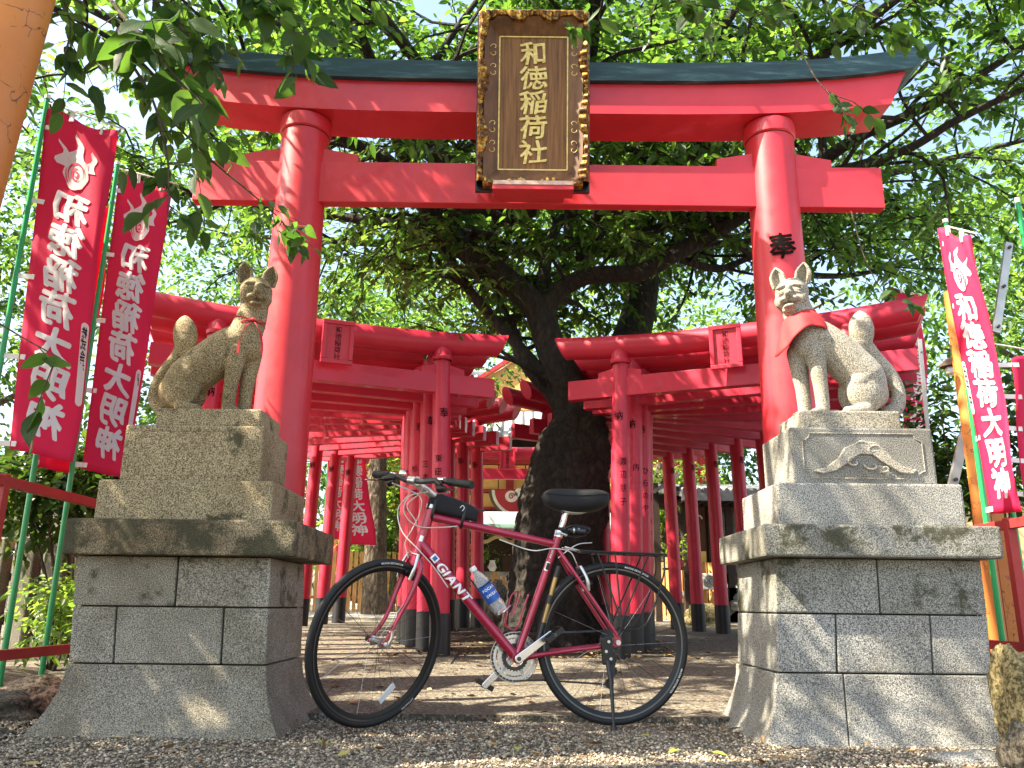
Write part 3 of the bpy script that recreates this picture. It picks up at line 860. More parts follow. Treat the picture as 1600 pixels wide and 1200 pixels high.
def nameR(i, n):
    if i == 0: return 'foremost small red torii of the right tunnel, with a red name plaque'
    if i == n-1: return 'rearmost small red torii of the right tunnel, farthest from the right fox'
    return ORD[i]+' small red torii counted from the front in the tunnel right of the tree'
row([(-1.47, 6.55), (-1.85, 7.6), (-1.97, 8.4), (-1.8, 9.5), (-1.3, 10.8)], 12, 1, ['東田 実', '三本松', '杉本家', 'カメラの', '安藤'], nameL)
row([(1.79, 6.55), (2.14, 7.4), (2.2, 8.1), (1.85, 9.0), (1.22, 10.1)], 11, -1, ['渡辺朋子', '内', 'ひらのや', '上十川 孝子', '石原'], nameR)

# ================================================================ FOX STATUES
def remeshed(b, voxel, name, mat, parent, smooth_it=2):
    me = bpy.data.meshes.new('tmp'); me.from_pydata(b.v, [], b.f)
    bm = bmesh.new(); bm.from_mesh(me); bmesh.ops.remove_doubles(bm, verts=bm.verts, dist=1e-6)
    bmesh.ops.recalc_face_normals(bm, faces=bm.faces); bm.to_mesh(me); bm.free()
    o = bpy.data.objects.new('tmp', me); C.objects.link(o)
    r = o.modifiers.new('r', 'REMESH'); r.mode = 'VOXEL'; r.voxel_size = voxel; r.adaptivity = 0
    s = o.modifiers.new('s', 'SMOOTH'); s.factor = .5; s.iterations = smooth_it
    dg = bpy.context.evaluated_depsgraph_get()
    m2 = bpy.data.meshes.new_from_object(o.evaluated_get(dg)); m2.name = name
    bpy.data.objects.remove(o)
    m2.polygons.foreach_set('use_smooth', [True]*len(m2.polygons)); m2.materials.clear(); m2.materials.append(mat)
    return link(bpy.data.objects.new(name, m2), parent)

def fox(label, P, mat, k, facing, loc, headyaw):
    t = thing('fox_statue', label, 'statue', loc)
    kx = k*.95; kz = k*1.085
    def w(x, z, y=0.0): return Vector((facing*x*kx, y*k, z*kz))
    b = B()
    def tb(pts, n=20): b.tube([w(x, z, y) for x, z, y, r in pts], [r*k for *_, r in pts], n)
    def el(x, z, y, rx, rz, ry): b.sphere(w(x, z, y), k, 20, 12, rx, ry, rz)
    def chain(pts, m=5):
        q = curve_pts([(x, z, y) for x, z, y, r in pts], m); rr = lerp_list([p[3] for p in pts], len(q))
        b.tube([w(*p) for p in q], [v*k for v in rr], 20)
        for e, p in ((0, pts[0]), (-1, pts[-1])): el(p[0], p[1], p[2], p[3], p[3], p[3])
    chain(P['torso']); chain(P['neck'])
    for s in (-1, 1):
        x0 = P['leg_near'] if s < 0 else P['leg_far']; yy_ = s*52
        chain([(x0+12, 400, yy_*.8, 72), (x0+8, 300, yy_, 56), (x0-2, 190, yy_, 45), (x0-6, 70, yy_, 41), (x0-2, 34, yy_, 42)])
        el(x0+18, 24, yy_, 60, 32, 44)
        for q in (-1, 0, 1): el(x0+58, 18, yy_+q*24, 22, 20, 13)
        hx, hz = P['haunch']
        el(hx, hz, s*62, 122, 142, 66); el(hx+28, hz+55, s*80, 72, 70, 50)
        chain([(hx+20, 40, s*90, 40), (hx+90, 28, s*96, 34), (hx+P['paw'], 24, s*96, 32)])
        for q in (-1, 0, 1): el(hx+P['paw']+26, 17, s*96+q*20, 20, 17, 11)
    chain(P['tail'], 6)
    tx, tz, trx, trz = P['blade']
    # pointed tail blade
    prof = [(0, -1.05), (.45, -.9), (.75, -.6), (.95, -.2), (1.0, .15), (.92, .45), (.72, .72), (.42, .92), (.12, 1.04), (0, 1.06)]
    k0 = len(b.v); b.lathe([(max(r, 1e-4), h) for r, h in prof], 24)
    for i in range(k0, len(b.v)):
        x, y, z = b.v[i]; b.v[i] = tuple(w(tx+x*trx+P['blean']*z, tz+z*trz, y*58))
    # head
    hx, hz = P['head']; ca, sa = math.cos(headyaw), math.sin(headyaw)
    def H(x, y, z):       # head frame: -y is where it looks
        x *= 1.14; y *= 1.1; z *= 1.12; X = x*ca-y*sa; Y = x*sa+y*ca
        return w(hx+X, hz+z, Y)
    def hel(x, y, z, rx, ry, rz, rot=0):
        c = H(x, y, z); k0 = len(b.v); b.sphere((0, 0, 0), 1, 18, 12)
        for i in range(k0, len(b.v)):
            p = b.v[i]; px, py, pz = p[0]*rx, p[1]*ry, p[2]*rz
            if rot: px, pz = px*math.cos(rot)-pz*math.sin(rot), px*math.sin(rot)+pz*math.cos(rot)
            q = H(x+px, y+py, z+pz); b.v[i] = tuple(q)
    hel(0, 5, 12, 98, 92, 84); hel(0, -18, -38, 94, 74, 66)
    for s in (-1, 1):
        hel(s*52, -38, -38, 44, 46, 44)
        hel(s*46, -82, 30, 36, 14, 9, -s*.30)      # brow
        hel(s*44, -80, 4, 27, 13, 8, -s*.25)        # slanted eye
        hel(s*44, -78, -9, 30, 13, 5, -s*.35)
        hel(s*30, -100, -52, 28, 34, 17, s*.12)
    hel(0, -74, 4, 22, 52, 34); hel(0, -104, -26, 27, 44, 24); hel(0, -146, -26, 17, 12, 13)
    hel(0, -92, -88, 38, 38, 13); hel(0, -60, -96, 52, 40, 24)
    for s in (-1, 1):
        tip = (s*84, 6, 178); a_ = (s*34, -6, 70); c_ = (s*100, 6, 52); bk = (s*66, 34, 62)
        ou = (s*112, 0, 120); inn = (s*42, -6, 130)
        q1 = curve_pts([a_, inn, tip], 6); q2 = curve_pts([c_, ou, tip], 6); q3 = curve_pts([bk, (s*78, 34, 120), tip], 6)
        for q, r in ((q1, 12), (q2, 12)):
            b.tube([H(*p) for p in q], [k*v for v in lerp_list([r, r, 7], len(q))], 10)
        # back of the ear: thick curved plate between the rims
        for A_, C_ in zip([(q1, q3), (q3, q2)], [0, 0]):
            e, f = A_; n = len(e); vs = []
            for p, r_ in zip(e, f):
                vs += [H(*p), H(*r_), H(r_[0], r_[1]+16, r_[2]), H(p[0], p[1]+16, p[2])]
            fs = [(3, 2, 1, 0), (n*4-4, n*4-3, n*4-2, n*4-1)]
            for i in range(n-1):
                for j in range(4): fs.append((i*4+j, i*4+(j+1) % 4, i*4+4+(j+1) % 4, i*4+4+j))
            b.add(vs, fs)
    remeshed(b, .0042, 'stone_body', mat, t, 2)
    return t, w, H
PL = dict(torso=[(-150, 150, 0, 118), (-80, 235, 0, 138), (40, 330, 0, 138), (160, 430, 0, 124), (265, 470, 0, 112), (300, 420, 0, 96)],
          neck=[(265, 500, 0, 112), (300, 600, 0, 100), (318, 690, -5, 92)], leg_near=228, leg_far=300,
          haunch=(-100, 160), paw=130, tail=[(-255, 40, 40, 46), (-322, 110, 45, 40), (-318, 210, 45, 36), (-262, 300, 38, 36), (-200, 365, 30, 42), (-165, 420, 20, 50)],
          blade=(-142, 490, 84, 132), blean=-16, head=(318, 775))
PR = dict(torso=[(-160, 150, 0, 106), (-120, 240, 0, 134), (0, 360, 0, 130), (120, 460, 0, 122), (205, 500, 0, 112), (240, 430, 0, 95)],
          neck=[(210, 520, 0, 108), (262, 610, 0, 98), (296, 690, -5, 92)], leg_near=190, leg_far=270,
          haunch=(-98, 155), paw=140, tail=[(-275, 35, 45, 50), (-352, 90, 50, 45), (-368, 190, 50, 40), (-318, 290, 45, 42), (-240, 370, 40, 46), (-180, 430, 30, 54)],
          blade=(-140, 525, 86, 128), blean=-6, head=(308, 750))
pcl = ((plL[0]+plL[1])/2, 3.84); pcr = ((plR[0]+plR[1])/2, 3.82)
FL, wL, HL = fox('seated stone fox with a red ribbon at its neck, stained brown, facing right', PL, GR_F, .00074, 1, (at(309, 640, 3.84).x, 3.84, topL-.002), R(22))
FR, wR, HR = fox('seated stone fox wearing a red bib, pale granite, facing left', PR, GR_G, .00076, -1, (at(1325, 640, 3.82).x, 3.82, topR-.002), R(30))
CLOTH = simple('red ribbon cloth', (.42, .02, .03), .8, var=.2, vs=30, bs=.3, bscale=200)
def ribbon():
    k = .00074
    pts = []
    for i in range(33):
        a = 2*math.pi*i/32
        pts.append((300+98*math.cos(a)-6, 585-26*math.cos(a)+0*math.sin(a), 98*math.sin(a)))
    e = link(bpy.data.objects.new('ribbon', None), FL)
    b = B(); b.tube([wL(*p) for p in pts], .0065, 8, flat=.6); b.build('neck_band', CLOTH, e)
    b = B(); b.sphere(wL(348, 575, -96), .011, 10, 8, 1.2, .8, 1); b.build('knot', CLOTH, e)
    def flat(name, P, wd):
        q = curve_pts(P, 6); b = B(); vs = []; fs = []
        for i, p in enumerate(q):
            t_ = (q[min(i+1, len(q)-1)]-q[max(i-1, 0)]).normalized(); sd = t_.cross(Vector((0, 1, .1))).normalized()*wd/2; c = wL(p[0], p[1], p[2])
            sd = Vector((abs(sd.x)*1, 0, sd.z*.3)); 
            vs += [c-sd, c+sd, c+sd+Vector((0, .002, 0)), c-sd+Vector((0, .002, 0))]
        for i in range(len(q)-1):
            for j in range(4): fs.append((i*4+j, i*4+(j+1) % 4, i*4+4+(j+1) % 4, i*4+4+j))
        fs += [(3, 2, 1, 0), (len(vs)-4, len(vs)-3, len(vs)-2, len(vs)-1)]
        b.add(vs, fs); b.build(name, CLOTH, e)
    flat('ribbon_tail', [(346, 572, -100), (318, 520, -138), (292, 440, -152), (284, 350, -150)], .013)
    flat('ribbon_tail', [(350, 572, -100), (400, 510, -118), (425, 430, -104), (424, 370, -98)], .012)
    for P in ([(348, 575, -100), (318, 566, -112), (282, 545, -124), (300, 560, -130), (346, 573, -106)], [(350, 575, -100), (388, 572, -100), (432, 556, -84), (410, 552, -96), (352, 571, -106)]):
        b = B(); b.tube([wL(*p) for p in curve_pts(P, 6)], .0048, 6, flat=.5); b.build('bow_loop', CLOTH, e)
ribbon()
def bib():
    e = link(bpy.data.objects.new('bib', None), FR); n = 44; m = 9; vs = []
    for j in range(m+1):
        for i in range(n+1):
            a = R(-150+240*i/n)       # 0 = straight ahead (fox's front), negative = viewer's side
            q = j/m
            front = max(0, math.cos(a-R(-8)))
            zt = 622-10*math.cos(a); drop = 120+125*front**2.0+18*math.sin(a*1.5)
            z = zt-drop*q
            r = (92+ 62*q**.6)+ (26*q**.8*front) + (7*math.sin(a*5+1.0)+4*math.sin(a*11+q*5))*q**.7
            cx_ = 262-10*q
            vs.append(wR(cx_+r*math.cos(a)*1.0, z, r*math.sin(a)*1.02))
    fs = [(j*(n+1)+i, j*(n+1)+i+1, (j+1)*(n+1)+i+1, (j+1)*(n+1)+i) for j in range(m) for i in range(n)]
    o = quick('bib_cloth', vs, fs, simple('red bib cloth', (.50, .025, .03), .75, var=.15, vs=14, bs=.3, bscale=160), e, True)
    md = o.modifiers.new('s', 'SOLIDIFY'); md.thickness = .004; md.offset = 1
    b = B(); pts = [wR(258+94*math.cos(a), 626-12*math.cos(a), 94*math.sin(a)) for a in [2*math.pi*i/32 for i in range(33)]]
    b.tube(pts, .005, 8); b.build('bib_tie', CLOTH, e)
bib()

# ================================================================ BICYCLE
MAG = None
def mag():
    m, nt, b = nodes('glossy magenta frame paint'); b.inputs['Base Color'].default_value = (.38, .005, .042, 1)
    b.inputs['Roughness'].default_value = .28; b.inputs['Metallic'].default_value = .25; b.inputs['Coat Weight'].default_value = .9; b.inputs['Coat Roughness'].default_value = .06
    return m
MAG = mag()
SILVER = simple('brushed silver', (.62, .62, .62), .28, .9, var=.08, vs=30)
RIMM = simple('grey black rim', (.010, .010, .011), .35, .3, var=.1)
RIMS = simple('machined rim wall', (.13, .13, .13), .3, .8)
SPK = simple('dark spoke steel', (.03, .03, .03), .35, .6)
CHROME = simple('chrome', (.8, .8, .8), .08, 1, var=.02)
BWHITE = simple('white decal', (.80, .78, .76), .4, var=.03)
YAW = math.atan2(3.81-3.646, 1.04)
ER = Vector((math.cos(YAW), math.sin(YAW), 0)); EN = Vector((-math.sin(YAW), math.cos(YAW), 0))  # rearward, away from viewer
RB = at(958, 1004, 3.81); BO = Vector((RB.x, RB.y, 0))
def bp(px, py, yl=0.0):
    d = ray(px, py); p0 = BO + EN*yl
    t_ = (p0-EYE).dot(EN)/d.dot(EN); p = EYE+d*t_; q = p-BO
    return Vector((q.dot(ER), yl, q.z))
bike = thing('bicycle', 'magenta hybrid bicycle parked on its kickstand across the path between the pedestals', 'bicycle', BO, YAW)
WR = .343
BBk = bp(807, 1028); SC = bp(866, 850); ST_ = bp(872, 838); HT = bp(674, 794); HB = bp(652, 864)
RH = Vector((0, 0, WR)); FH0 = Vector((bp(585, 1008).x, 0, WR))
AX = (HT-HB).normalized()
STM = Matrix.Translation(HB) @ Matrix.Rotation(R(38), 4, AX) @ Matrix.Translation(-HB)
def bt(name, pts, r, mat=None, parent=None, n=14, st=False, flat=1.0, label=None):
    b = B(); b.tube(pts, r, n, flat=flat); o = b.build(name, mat or MAG, parent or bike, label=label)
    if st: o.matrix_local = STM
    return o
def steer(o): o.matrix_local = STM; return o
dt0 = HB.lerp(HT, .22); tt0 = HB.lerp(HT, .82)
frame = bt('down_tube', [dt0, BBk], [.023, .021])
bt('top_tube', [tt0, SC], [.0195, .016])
bt('seat_tube', [BBk, ST_], .0165)
bt('head_tube', [HB, HT], .022)
for z in (0, 1):
    p = HB.lerp(HT, z); bt('headset_cup', [p-AX*(.002 if z else .012), p+AX*(.014 if z else .002)], .025, SILVER if z else MAG)
bt('bottom_bracket_shell', [BBk-Vector((0, .036, 0)), BBk+Vector((0, .036, 0))], .023)
DO = 0.066
for s in (-1, 1):
    y = s*DO
    bt('chain_stay', curve_pts([BBk+Vector((.02, s*.025, 0)), BBk.lerp(RH, .35)+Vector((0, s*.045, .0)), RH+Vector((-.015, y, -.012))], 6), [.012]*4+[.0105]*5+[.008]*4)
    bt('seat_stay', curve_pts([SC+Vector((.012, s*.016, -.02)), SC.lerp(RH, .3)+Vector((.0, s*.045, 0)), RH+Vector((0, y, .03))], 6), [.0085]*13)
    b = B(); b.prism([(-.03, WR-.024), (.016, WR-.014), (.016, WR+.014), (-.004, WR+.045), (-.014, WR+.04), (-.014, WR+.004)], y-.004, y+.004); b.build('rear_dropout', MAG, bike, .002)
    # fork blade, raked forward
    F0 = HB-AX*.035; hub = FH0+Vector((0, s*.05, 0))
    o = bt('fork_blade', curve_pts([F0+Vector((.002, s*.030, .01)), F0+Vector((-.004, s*.046, -.03)), F0.lerp(hub, .42)+Vector((.018, s*.0495, 0)) - Vector((0, s*.02, 0)), F0.lerp(hub, .75)+Vector((.016, s*.002, 0)), hub+Vector((.004, 0, .012))], 6), [.0125]*10+[.012, .0118, .0115, .011, .0105, .010, .0095, .009, .0085, .0082, .008, .0078, .0076, .0075, .0075][:15], st=True)
    steer(B().tube([hub+Vector((0, s*-.004, 0)), hub+Vector((0, s*.012, 0))], .011, 12).build('fork_dropout', MAG, bike))
steer(B().tube([HB-AX*.012, HB-AX*.05], [.021, .024], 16).build('fork_crown', MAG, bike))
# wheels
def wheel(name, centre, m=None):
    e = link(bpy.data.objects.new(name, None), bike)
    if m is None: e.location = centre
    else: e.matrix_local = m @ Matrix.Translation(centre)
    b = B(); b.torus(WR-.015, .0155, 96, 14, axis='y', ry=.0145); b.build('tyre', RUB, e)
    b = B(); r1, r2 = WR-.028, WR-.052; b.lathe([(r1, -.011), (r1, .011), (r1-.006, .0105), (r2, .004), (r2, -.004), (r1-.006, -.0105)], 96, axis='y', closed=True); b.build('rim', RIMM, e)
    for s in (-1, 1):
        b = B(); b.lathe([(r1+.001, s*.0117), (r1-.006, s*.0112)], 96, axis='y'); b.build('brake_track', RIMS, e)
    b = B(); b.lathe([(.006, -.055), (.006, -.034), (.020, -.032), (.020, -.029), (.010, -.026), (.010, .026), (.020, .029), (.020, .032), (.006, .034), (.006, .055)], 20, axis='y'); b.build('hub', SILVER, e)
    me = None
    for k in range(28):
        a = 2*math.pi*k/28; s = -1 if k % 2 else 1; sw = 1 if (k//2) % 2 else -1
        p0 = Vector((.019*math.cos(a+sw*1.25), s*.030, .019*math.sin(a+sw*1.25))); p1 = Vector((r2*math.cos(a), s*.002, r2*math.sin(a)))
        b = B(); b.tube([p0, p1], .00085, 4, cap=False); b.build('spoke', SPK if k % 4 else SILVER, e)
    # valve and a wheel reflector / sidewall print
    return e
fw = wheel('front_wheel', FH0, STM); rw = wheel('rear_wheel', RH)
b = B(); r_ = WR-.10
b.hexa([(.03+.012, -.012, -r_-.012), (.05+.062, -.012, -r_+.05), (.05+.062, -.006, -r_+.05), (.042, -.006, -r_-.012),
        (.03-.002, -.012, -r_+.010), (.05+.045, -.012, -r_+.072), (.05+.045, -.006, -r_+.072), (.028, -.006, -r_+.010)]); b.build('clear_reflector', simple('clear reflector plastic', (.75, .75, .72), .15, coat=1), fw, .002)
# lettering on the tyre sidewalls
def tyre_text(w, string, a0, size):
    vv = []; ff = []; pos = 0
    for c in string:
        if c == ' ': pos += .4; continue
        vs, fs = glyph(c, .02); o = len(vv); wd = max(x for x, y in vs)
        for x, y in vs:
            a = a0-(pos+x)*size/WR; rr = WR-.021+y*size
            vv.append((rr*math.cos(a), -.0152, rr*math.sin(a)))
        ff += [tuple(j+o for j in f) for f in fs]; pos += wd+.08
    quick('tyre_print', vv, ff, BWHITE, w)
tyre_text(rw, 'MAXXIS DETONATOR', R(80), .011); tyre_text(rw, 'MAXXIS DETONATOR', R(-20), .011); tyre_text(fw, 'MAXXIS DETONATOR', R(96), .011); tyre_text(fw, 'DETONATOR', R(-50), .011)
# drivetrain (far side)
cr = link(bpy.data.objects.new('crankset', None), bike)
cr.location = BBk
def teeth(r, n, y0, y1, ri, c=(0, 0)):
    b = B(); vs = []; m = n*4
    for y in (y0, y1):
        for k in range(m):
            a = 2*math.pi*k/m; rr = r+(.0028 if k % 4 in (0, 1) else -.001); vs.append((c[0]+rr*math.cos(a), y, c[1]+rr*math.sin(a)))
        for k in range(m):
            a = 2*math.pi*k/m; vs.append((c[0]+ri*math.cos(a), y, c[1]+ri*math.sin(a)))
    fs = []
    for k in range(m):
        j = (k+1) % m
        fs += [(k, j, m+j, m+k), (2*m+j, 2*m+k, 3*m+k, 3*m+j), (k, 2*m+k, 2*m+j, j), (m+j, 3*m+j, 3*m+k, m+k)]
    return b.add(vs, fs)
for r0, y, mt, ri in ((.098, .052, SILVER, .082), (.076, .045, SILVER, .058), (.056, .038, DGREY, .040)):
    teeth(r0, int(r0*480), y, y+.0025, ri).build('chainring', mt, cr)
b = B(); b.torus(.104, .0022, 64, 6, (0, .056, 0)); b.build('chain_guard_ring', SILVER, cr)
for k in range(5):
    a = R(10+72*k); b = B(); b.bar((0, .048, 0), (.088*math.cos(a), .048, .088*math.sin(a)), .014, .006, (0, 1, 0)); b.build('spider_arm', SILVER, cr, .001)
PN = bp(868, 986, -.075); PF = bp(757, 1072, .07)
def arm(name, y, tgt):
    d = (tgt-Vector((BBk.x, y, BBk.z))); d.y = 0; d = d.normalized()*.170
    b = B(); q = [(0, 0, .019), (.25, 0, .0135), (.7, 0, .0125), (1, 0, .0155)]
    pts = [Vector((d.x*t_, y, d.z*t_)) for t_, _, _ in q]; b.tube(pts, [r for *_, r in q], 14, flat=.55)
    sd = Vector((-d.z, 0, d.x)).normalized()
    b = B(); n = 16; out = []
    for i in range(n+1):
        a = math.pi/2+math.pi*i/n; out.append((math.cos(a)*.018, math.sin(a)*.018))
    for i in range(n+1):
        a = -math.pi/2+math.pi*i/n; out.append((.170+math.cos(a)*.0145, math.sin(a)*.0145))
    ux = d.normalized(); P_ = [(ux.x*x+sd.x*z, ux.z*x+sd.z*z) for x, z in out]
    b.prism(P_, y-.007, y+.007); b.build(name, ALU, cr, .003)
    b = B(); b.tube([(0, y-.010, 0), (0, y+.010, 0)], .009, 16); b.build('crank_bolt', DGREY, cr)
    return Vector((d.x, y, d.z))
a1 = arm('crank_arm', -.062, PN); a2 = arm('crank_arm', .072, PF)
for a_, s in ((a1, -1), (a2, 1)):
    e = link(bpy.data.objects.new('pedal', None), bike); e.location = BBk+a_+Vector((0, s*.055, 0)); e.rotation_euler = (0, R(-38 if s < 0 else 28), 0)
    b = B(); b.tube([(0, -s*.055, 0), (0, s*.045, 0)], .007, 10); b.build('spindle', SILVER, e)
    b = B()
    for x in (-.042, .034): b.box(x, x+.008, -.045, .045, -.011, .011)
    for y in (-.045, -.006, .037): b.box(-.034, .034, y, y+.008, -.010, .010)
    b.build('pedal_body', PLAST, e)
    for x in (-.0445, .0425):
        b = B(); b.box(x, x+.002, -.02, .02, -.007, .007); b.build('reflector', simple('amber reflector', (.8, .35, .05), .2) if x > 0 and s > 0 else bpy.data.materials.get('amber reflector') or PLAST, e)
# chain, cassette, derailleur
def ch(r, c, y, a0, a1_, n=14): return [Vector((c[0]+r*math.cos(R(a0+(a1_-a0)*i/n)), y, c[1]+r*math.sin(R(a0+(a1_-a0)*i/n)))) for i in range(n+1)]
cb = (BBk.x, BBk.z)
DR = Vector((-.005, .058, WR-.155))
loop = ch(.098, cb, .053, 82, 270, 20)+[Vector((BBk.x+.12, .054, BBk.z-.095)), Vector((DR.x-.01, .057, DR.z-.026)), Vector((DR.x+.016, .057, DR.z-.012)), Vector((DR.x+.012, .057, DR.z+.02)), Vector((-.01, .056, WR-.08)), Vector((.03, .056, WR-.045)), Vector((.045, .056, WR)), Vector((.03, .056, WR+.035)), Vector((0, .056, WR+.046))]
loop.append(loop[0])
tot = 0; pts = []
for p, q in zip(loop, loop[1:]):
    L_ = (q-p).length; n = max(1, round(L_/.0127))
    for i in range(n): pts.append((p.lerp(q, i/n), (q-p).normalized()))
b = B()
for p, d in pts:
    up = Vector((0, 1, 0)); b.bar(p-d*.0052, p+d*.0052, .0085, .005, up)
    b.tube([p+d*.0062-up*.004, p+d*.0062+up*.004], .0030, 6)
b.build('chain', DGREY, bike, kind='stuff')
for i in range(7):
    teeth(.052-.0045*i, 24-2*i, .036+.0042*i, .038+.0042*i, .014).build('cassette_cog', DGREY, rw)
de = link(bpy.data.objects.new('rear_derailleur', None), bike)
for z in (0, -.052):
    b = teeth(.020, 11, -.004, .004, .006); o = b.build('jockey_wheel', PLAST, de); o.location = DR+Vector((0 if z else .016, 0, z+.03))
b = B(); b.hexa([tuple(DR+Vector(v)) for v in [(-.008, -.011, -.03), (.010, -.011, -.03), (.010, -.006, -.03), (-.008, -.006, -.03), (.006, -.011, .045), (.028, -.011, .045), (.028, -.006, .045), (.006, -.006, .045)]]); b.build('cage', DGREY, de, .002)
b = B(); b.tube([(.01, .064, WR-.03), (.02, .07, WR-.075), (.008, .064, WR-.125)], [.012, .015, .012], 10); b.build('mech_body', DGREY, de)
bt('front_derailleur', [BBk+Vector((.05, .045, .115)), BBk+Vector((-.01, .045, .118)), BBk+Vector((-.05, .045, .108))], [.003, .006, .003], DGREY, flat=1.6)
# kickstand and near side hardware
ks0 = bp(950, 1010, -.085)
b = B(); b.hexa([tuple(ks0+Vector(v)) for v in [(-.026, -.01, -.075), (.022, -.01, -.075), (.022, .012, -.075), (-.026, .012, -.075), (-.032, -.01, .035), (.020, -.01, .05), (.020, .012, .05), (-.032, .012, .035)]]); b.build('kickstand_mount', PLAST, bike, .006)
for v in ((0, .02), (-.012, -.02), (.008, -.05)):
    b = B(); c = ks0+Vector((v[0], -.012, v[1])); b.tube([c, c-Vector((0, .004, 0))], .0065, 12); b.build('mount_bolt', SILVER, bike)
kf = bp(959, 1138, -.16); kf.z = .004
ks = bt('kickstand_leg', [ks0+Vector((-.002, -.002, -.06)), ks0.lerp(kf, .42)+Vector((.002, 0, 0)), kf+Vector((0, 0, .015))], [.013, .009, .0055], PLAST)
bt('kickstand_foot', [kf+Vector((0, 0, .022)), kf+Vector((.001, -.002, -.002))], [.008, .016], PLAST)
bt('axle_nut', [RH+Vector((0, -.073, 0)), RH+Vector((0, -.086, 0))], .011, SILVER)
steer(bt('quick_release', [FH0+Vector((0, -.058, 0)), FH0+Vector((0, -.074, 0))], .013, SILVER)); steer(bt('quick_release_lever', [FH0+Vector((0, -.07, 0)), FH0+Vector((.012, -.078, .03)), FH0+Vector((.014, -.074, .058))], [.006, .006, .008], SILVER))
steer(bt('axle_nut', [FH0+Vector((0, .058, 0)), FH0+Vector((0, .074, 0))], .012, DGREY))
# seat post and saddle
sp = bt('seat_post', curve_pts([ST_+AX*.0-Vector((0, 0, .01)), bp(880, 815), bp(884, 802), bp(893, 797)], 8), .0135, ALU)
b = B(); b.tube([ST_+AX*-.004, ST_+AX*.024], .0195, 18); b.build('seat_clamp', ALU, bike)
bt('seat_clamp_lever', [ST_+Vector((-.02, -.022, .012)), ST_+Vector((.01, -.026, .012)), ST_+Vector((.035, -.022, .004))], [.005, .005, .007], ALU)
def saddle():
    a = bp(846, 778); c = bp(951, 782); n = 22; m = 24; vs = []; fs = []
    for i in range(n+1):
        t_ = i/n; x = a.x+(c.x-a.x)*t_
        e = math.sqrt(max(0, 1-(2*t_-1)**6)) if 0 < t_ < 1 else 0.05
        wd = (.050+.052*min(1, max(0, (t_-.25)/.5))**1.3)*max(e, .05)
        hh = (.044+.012*math.sin(t_*math.pi))*max(e, .06)
        zc = fr(a.z, c.z, t_)-.012*math.sin(math.pi*t_)+.004
        for k in range(m):
            an = 2*math.pi*k/m; cy = math.copysign(abs(math.cos(an))**.75, math.cos(an)); cz = math.copysign(abs(math.sin(an))**.8, math.sin(an))
            vs.append((x, wd*cy, zc+hh*cz+(.004*math.cos(2*an) if cz > 0 else 0)))
    for i in range(n):
        for k in range(m):
            p = i*m+k; q = i*m+(k+1) % m; fs.append((p, q, q+m, p+m))
    fs += [tuple(range(m)), tuple(range(n*m, n*m+m))]
    b = B(); b.add(vs, fs, True); o = b.build('saddle', FABRIC, bike)
    # seam of the padded cover
    for dz in (.013,):
        pts = [Vector(vs[i*m+ (m*3//4 if False else m//2)])+Vector((0, -.001, dz)) for i in range(1, n)]
        b = B(); b.tube(pts, .0018, 6); b.build('seam', PLAST, o)
    for s in (-1, 1):
        bt('saddle_rail', curve_pts([(a.x+.05, s*.015, a.z-.04), (a.x+.12, s*.022, a.z-.062), (a.x+.19, s*.022, a.z-.062), (a.x+.25, s*.03, a.z-.04)], 5), .0035, SILVER, o)
saddle()
# stem, handlebar
HC = bp(668, 757)
HC = Vector((HT.x-.115, 0, HT.z+.115))
steer(bt('steerer_spacers', [HT, HT+AX*.055], .017, PLAST)); 
steer(bt('stem', [HT+AX*.05+Vector((.008, 0, 0)), HC], [.019, .017], SILVER))
hb = [HC+Vector((.035, -.325, .008)), HC+Vector((.018, -.16, .012)), HC+Vector((0, -.06, 0)), HC, HC+Vector((0, .06, 0)), HC+Vector((.018, .16, .012)), HC+Vector((.035, .325, .008))]
steer(bt('handlebar', curve_pts(hb, 6), .0125, DGREY)); steer(bt('bar_clamp', [HC-Vector((0, .024, 0)), HC+Vector((0, .024, 0))], .020, SILVER))
for s in (-1, 1):
    p0 = HC+Vector((.023, s*.205, .011)); p1 = HC+Vector((.037, s*.335, .008))
    g = steer(bt('grip', [p0, p0.lerp(p1, .04), p0.lerp(p1, .5), p0.lerp(p1, .97), p1], [.0165, .0175, .0165, .0175, .017], RUB, n=18))
    m0 = HC+Vector((.016, s*.172, .008))
    steer(bt('brake_lever_mount', [m0+Vector((-.006, -s*.03, -.004)), m0+Vector((-.02, s*.0, -.008)), m0+Vector((-.032, s*.03, -.016))], [.013, .015, .010], PLAST))
    steer(bt('brake_lever', curve_pts([m0+Vector((-.030, s*.02, -.014)), m0+Vector((-.052, s*.055, -.022)), m0+Vector((-.046, s*.11, -.026)), m0+Vector((-.05, s*.135, -.027))], 5), [.008]*8+[.006]*8, PLAST, flat=.6))
    steer(bt('shifter', [m0+Vector((.0, -s*.02, -.018)), m0+Vector((-.012, s*.002, -.03)), m0+Vector((-.004, s*.03, -.03))], [.017, .019, .012], PLAST))
    steer(bt('thumb_lever', [m0+Vector((.004, s*.0, -.035)), m0+Vector((.022, s*.012, -.043)), m0+Vector((.026, s*.022, -.04))], [.004, .006, .005], SILVER))
    steer(bt('shifter_window', [m0+Vector((.0, -s*.026, .008)), m0+Vector((.0, s*.012, .010))], .010, CHROME))
# bell, chrome dome
bc = HC+Vector((.002, .085, .022)); b = B(); b.lathe([(.004, -.012), (.006, -.002), (.018, 0), (.0185, .006), (.015, .014), (.008, .019), (.001, .0205)], 20, tuple(bc)); steer(b.build('bell', CHROME, bike))
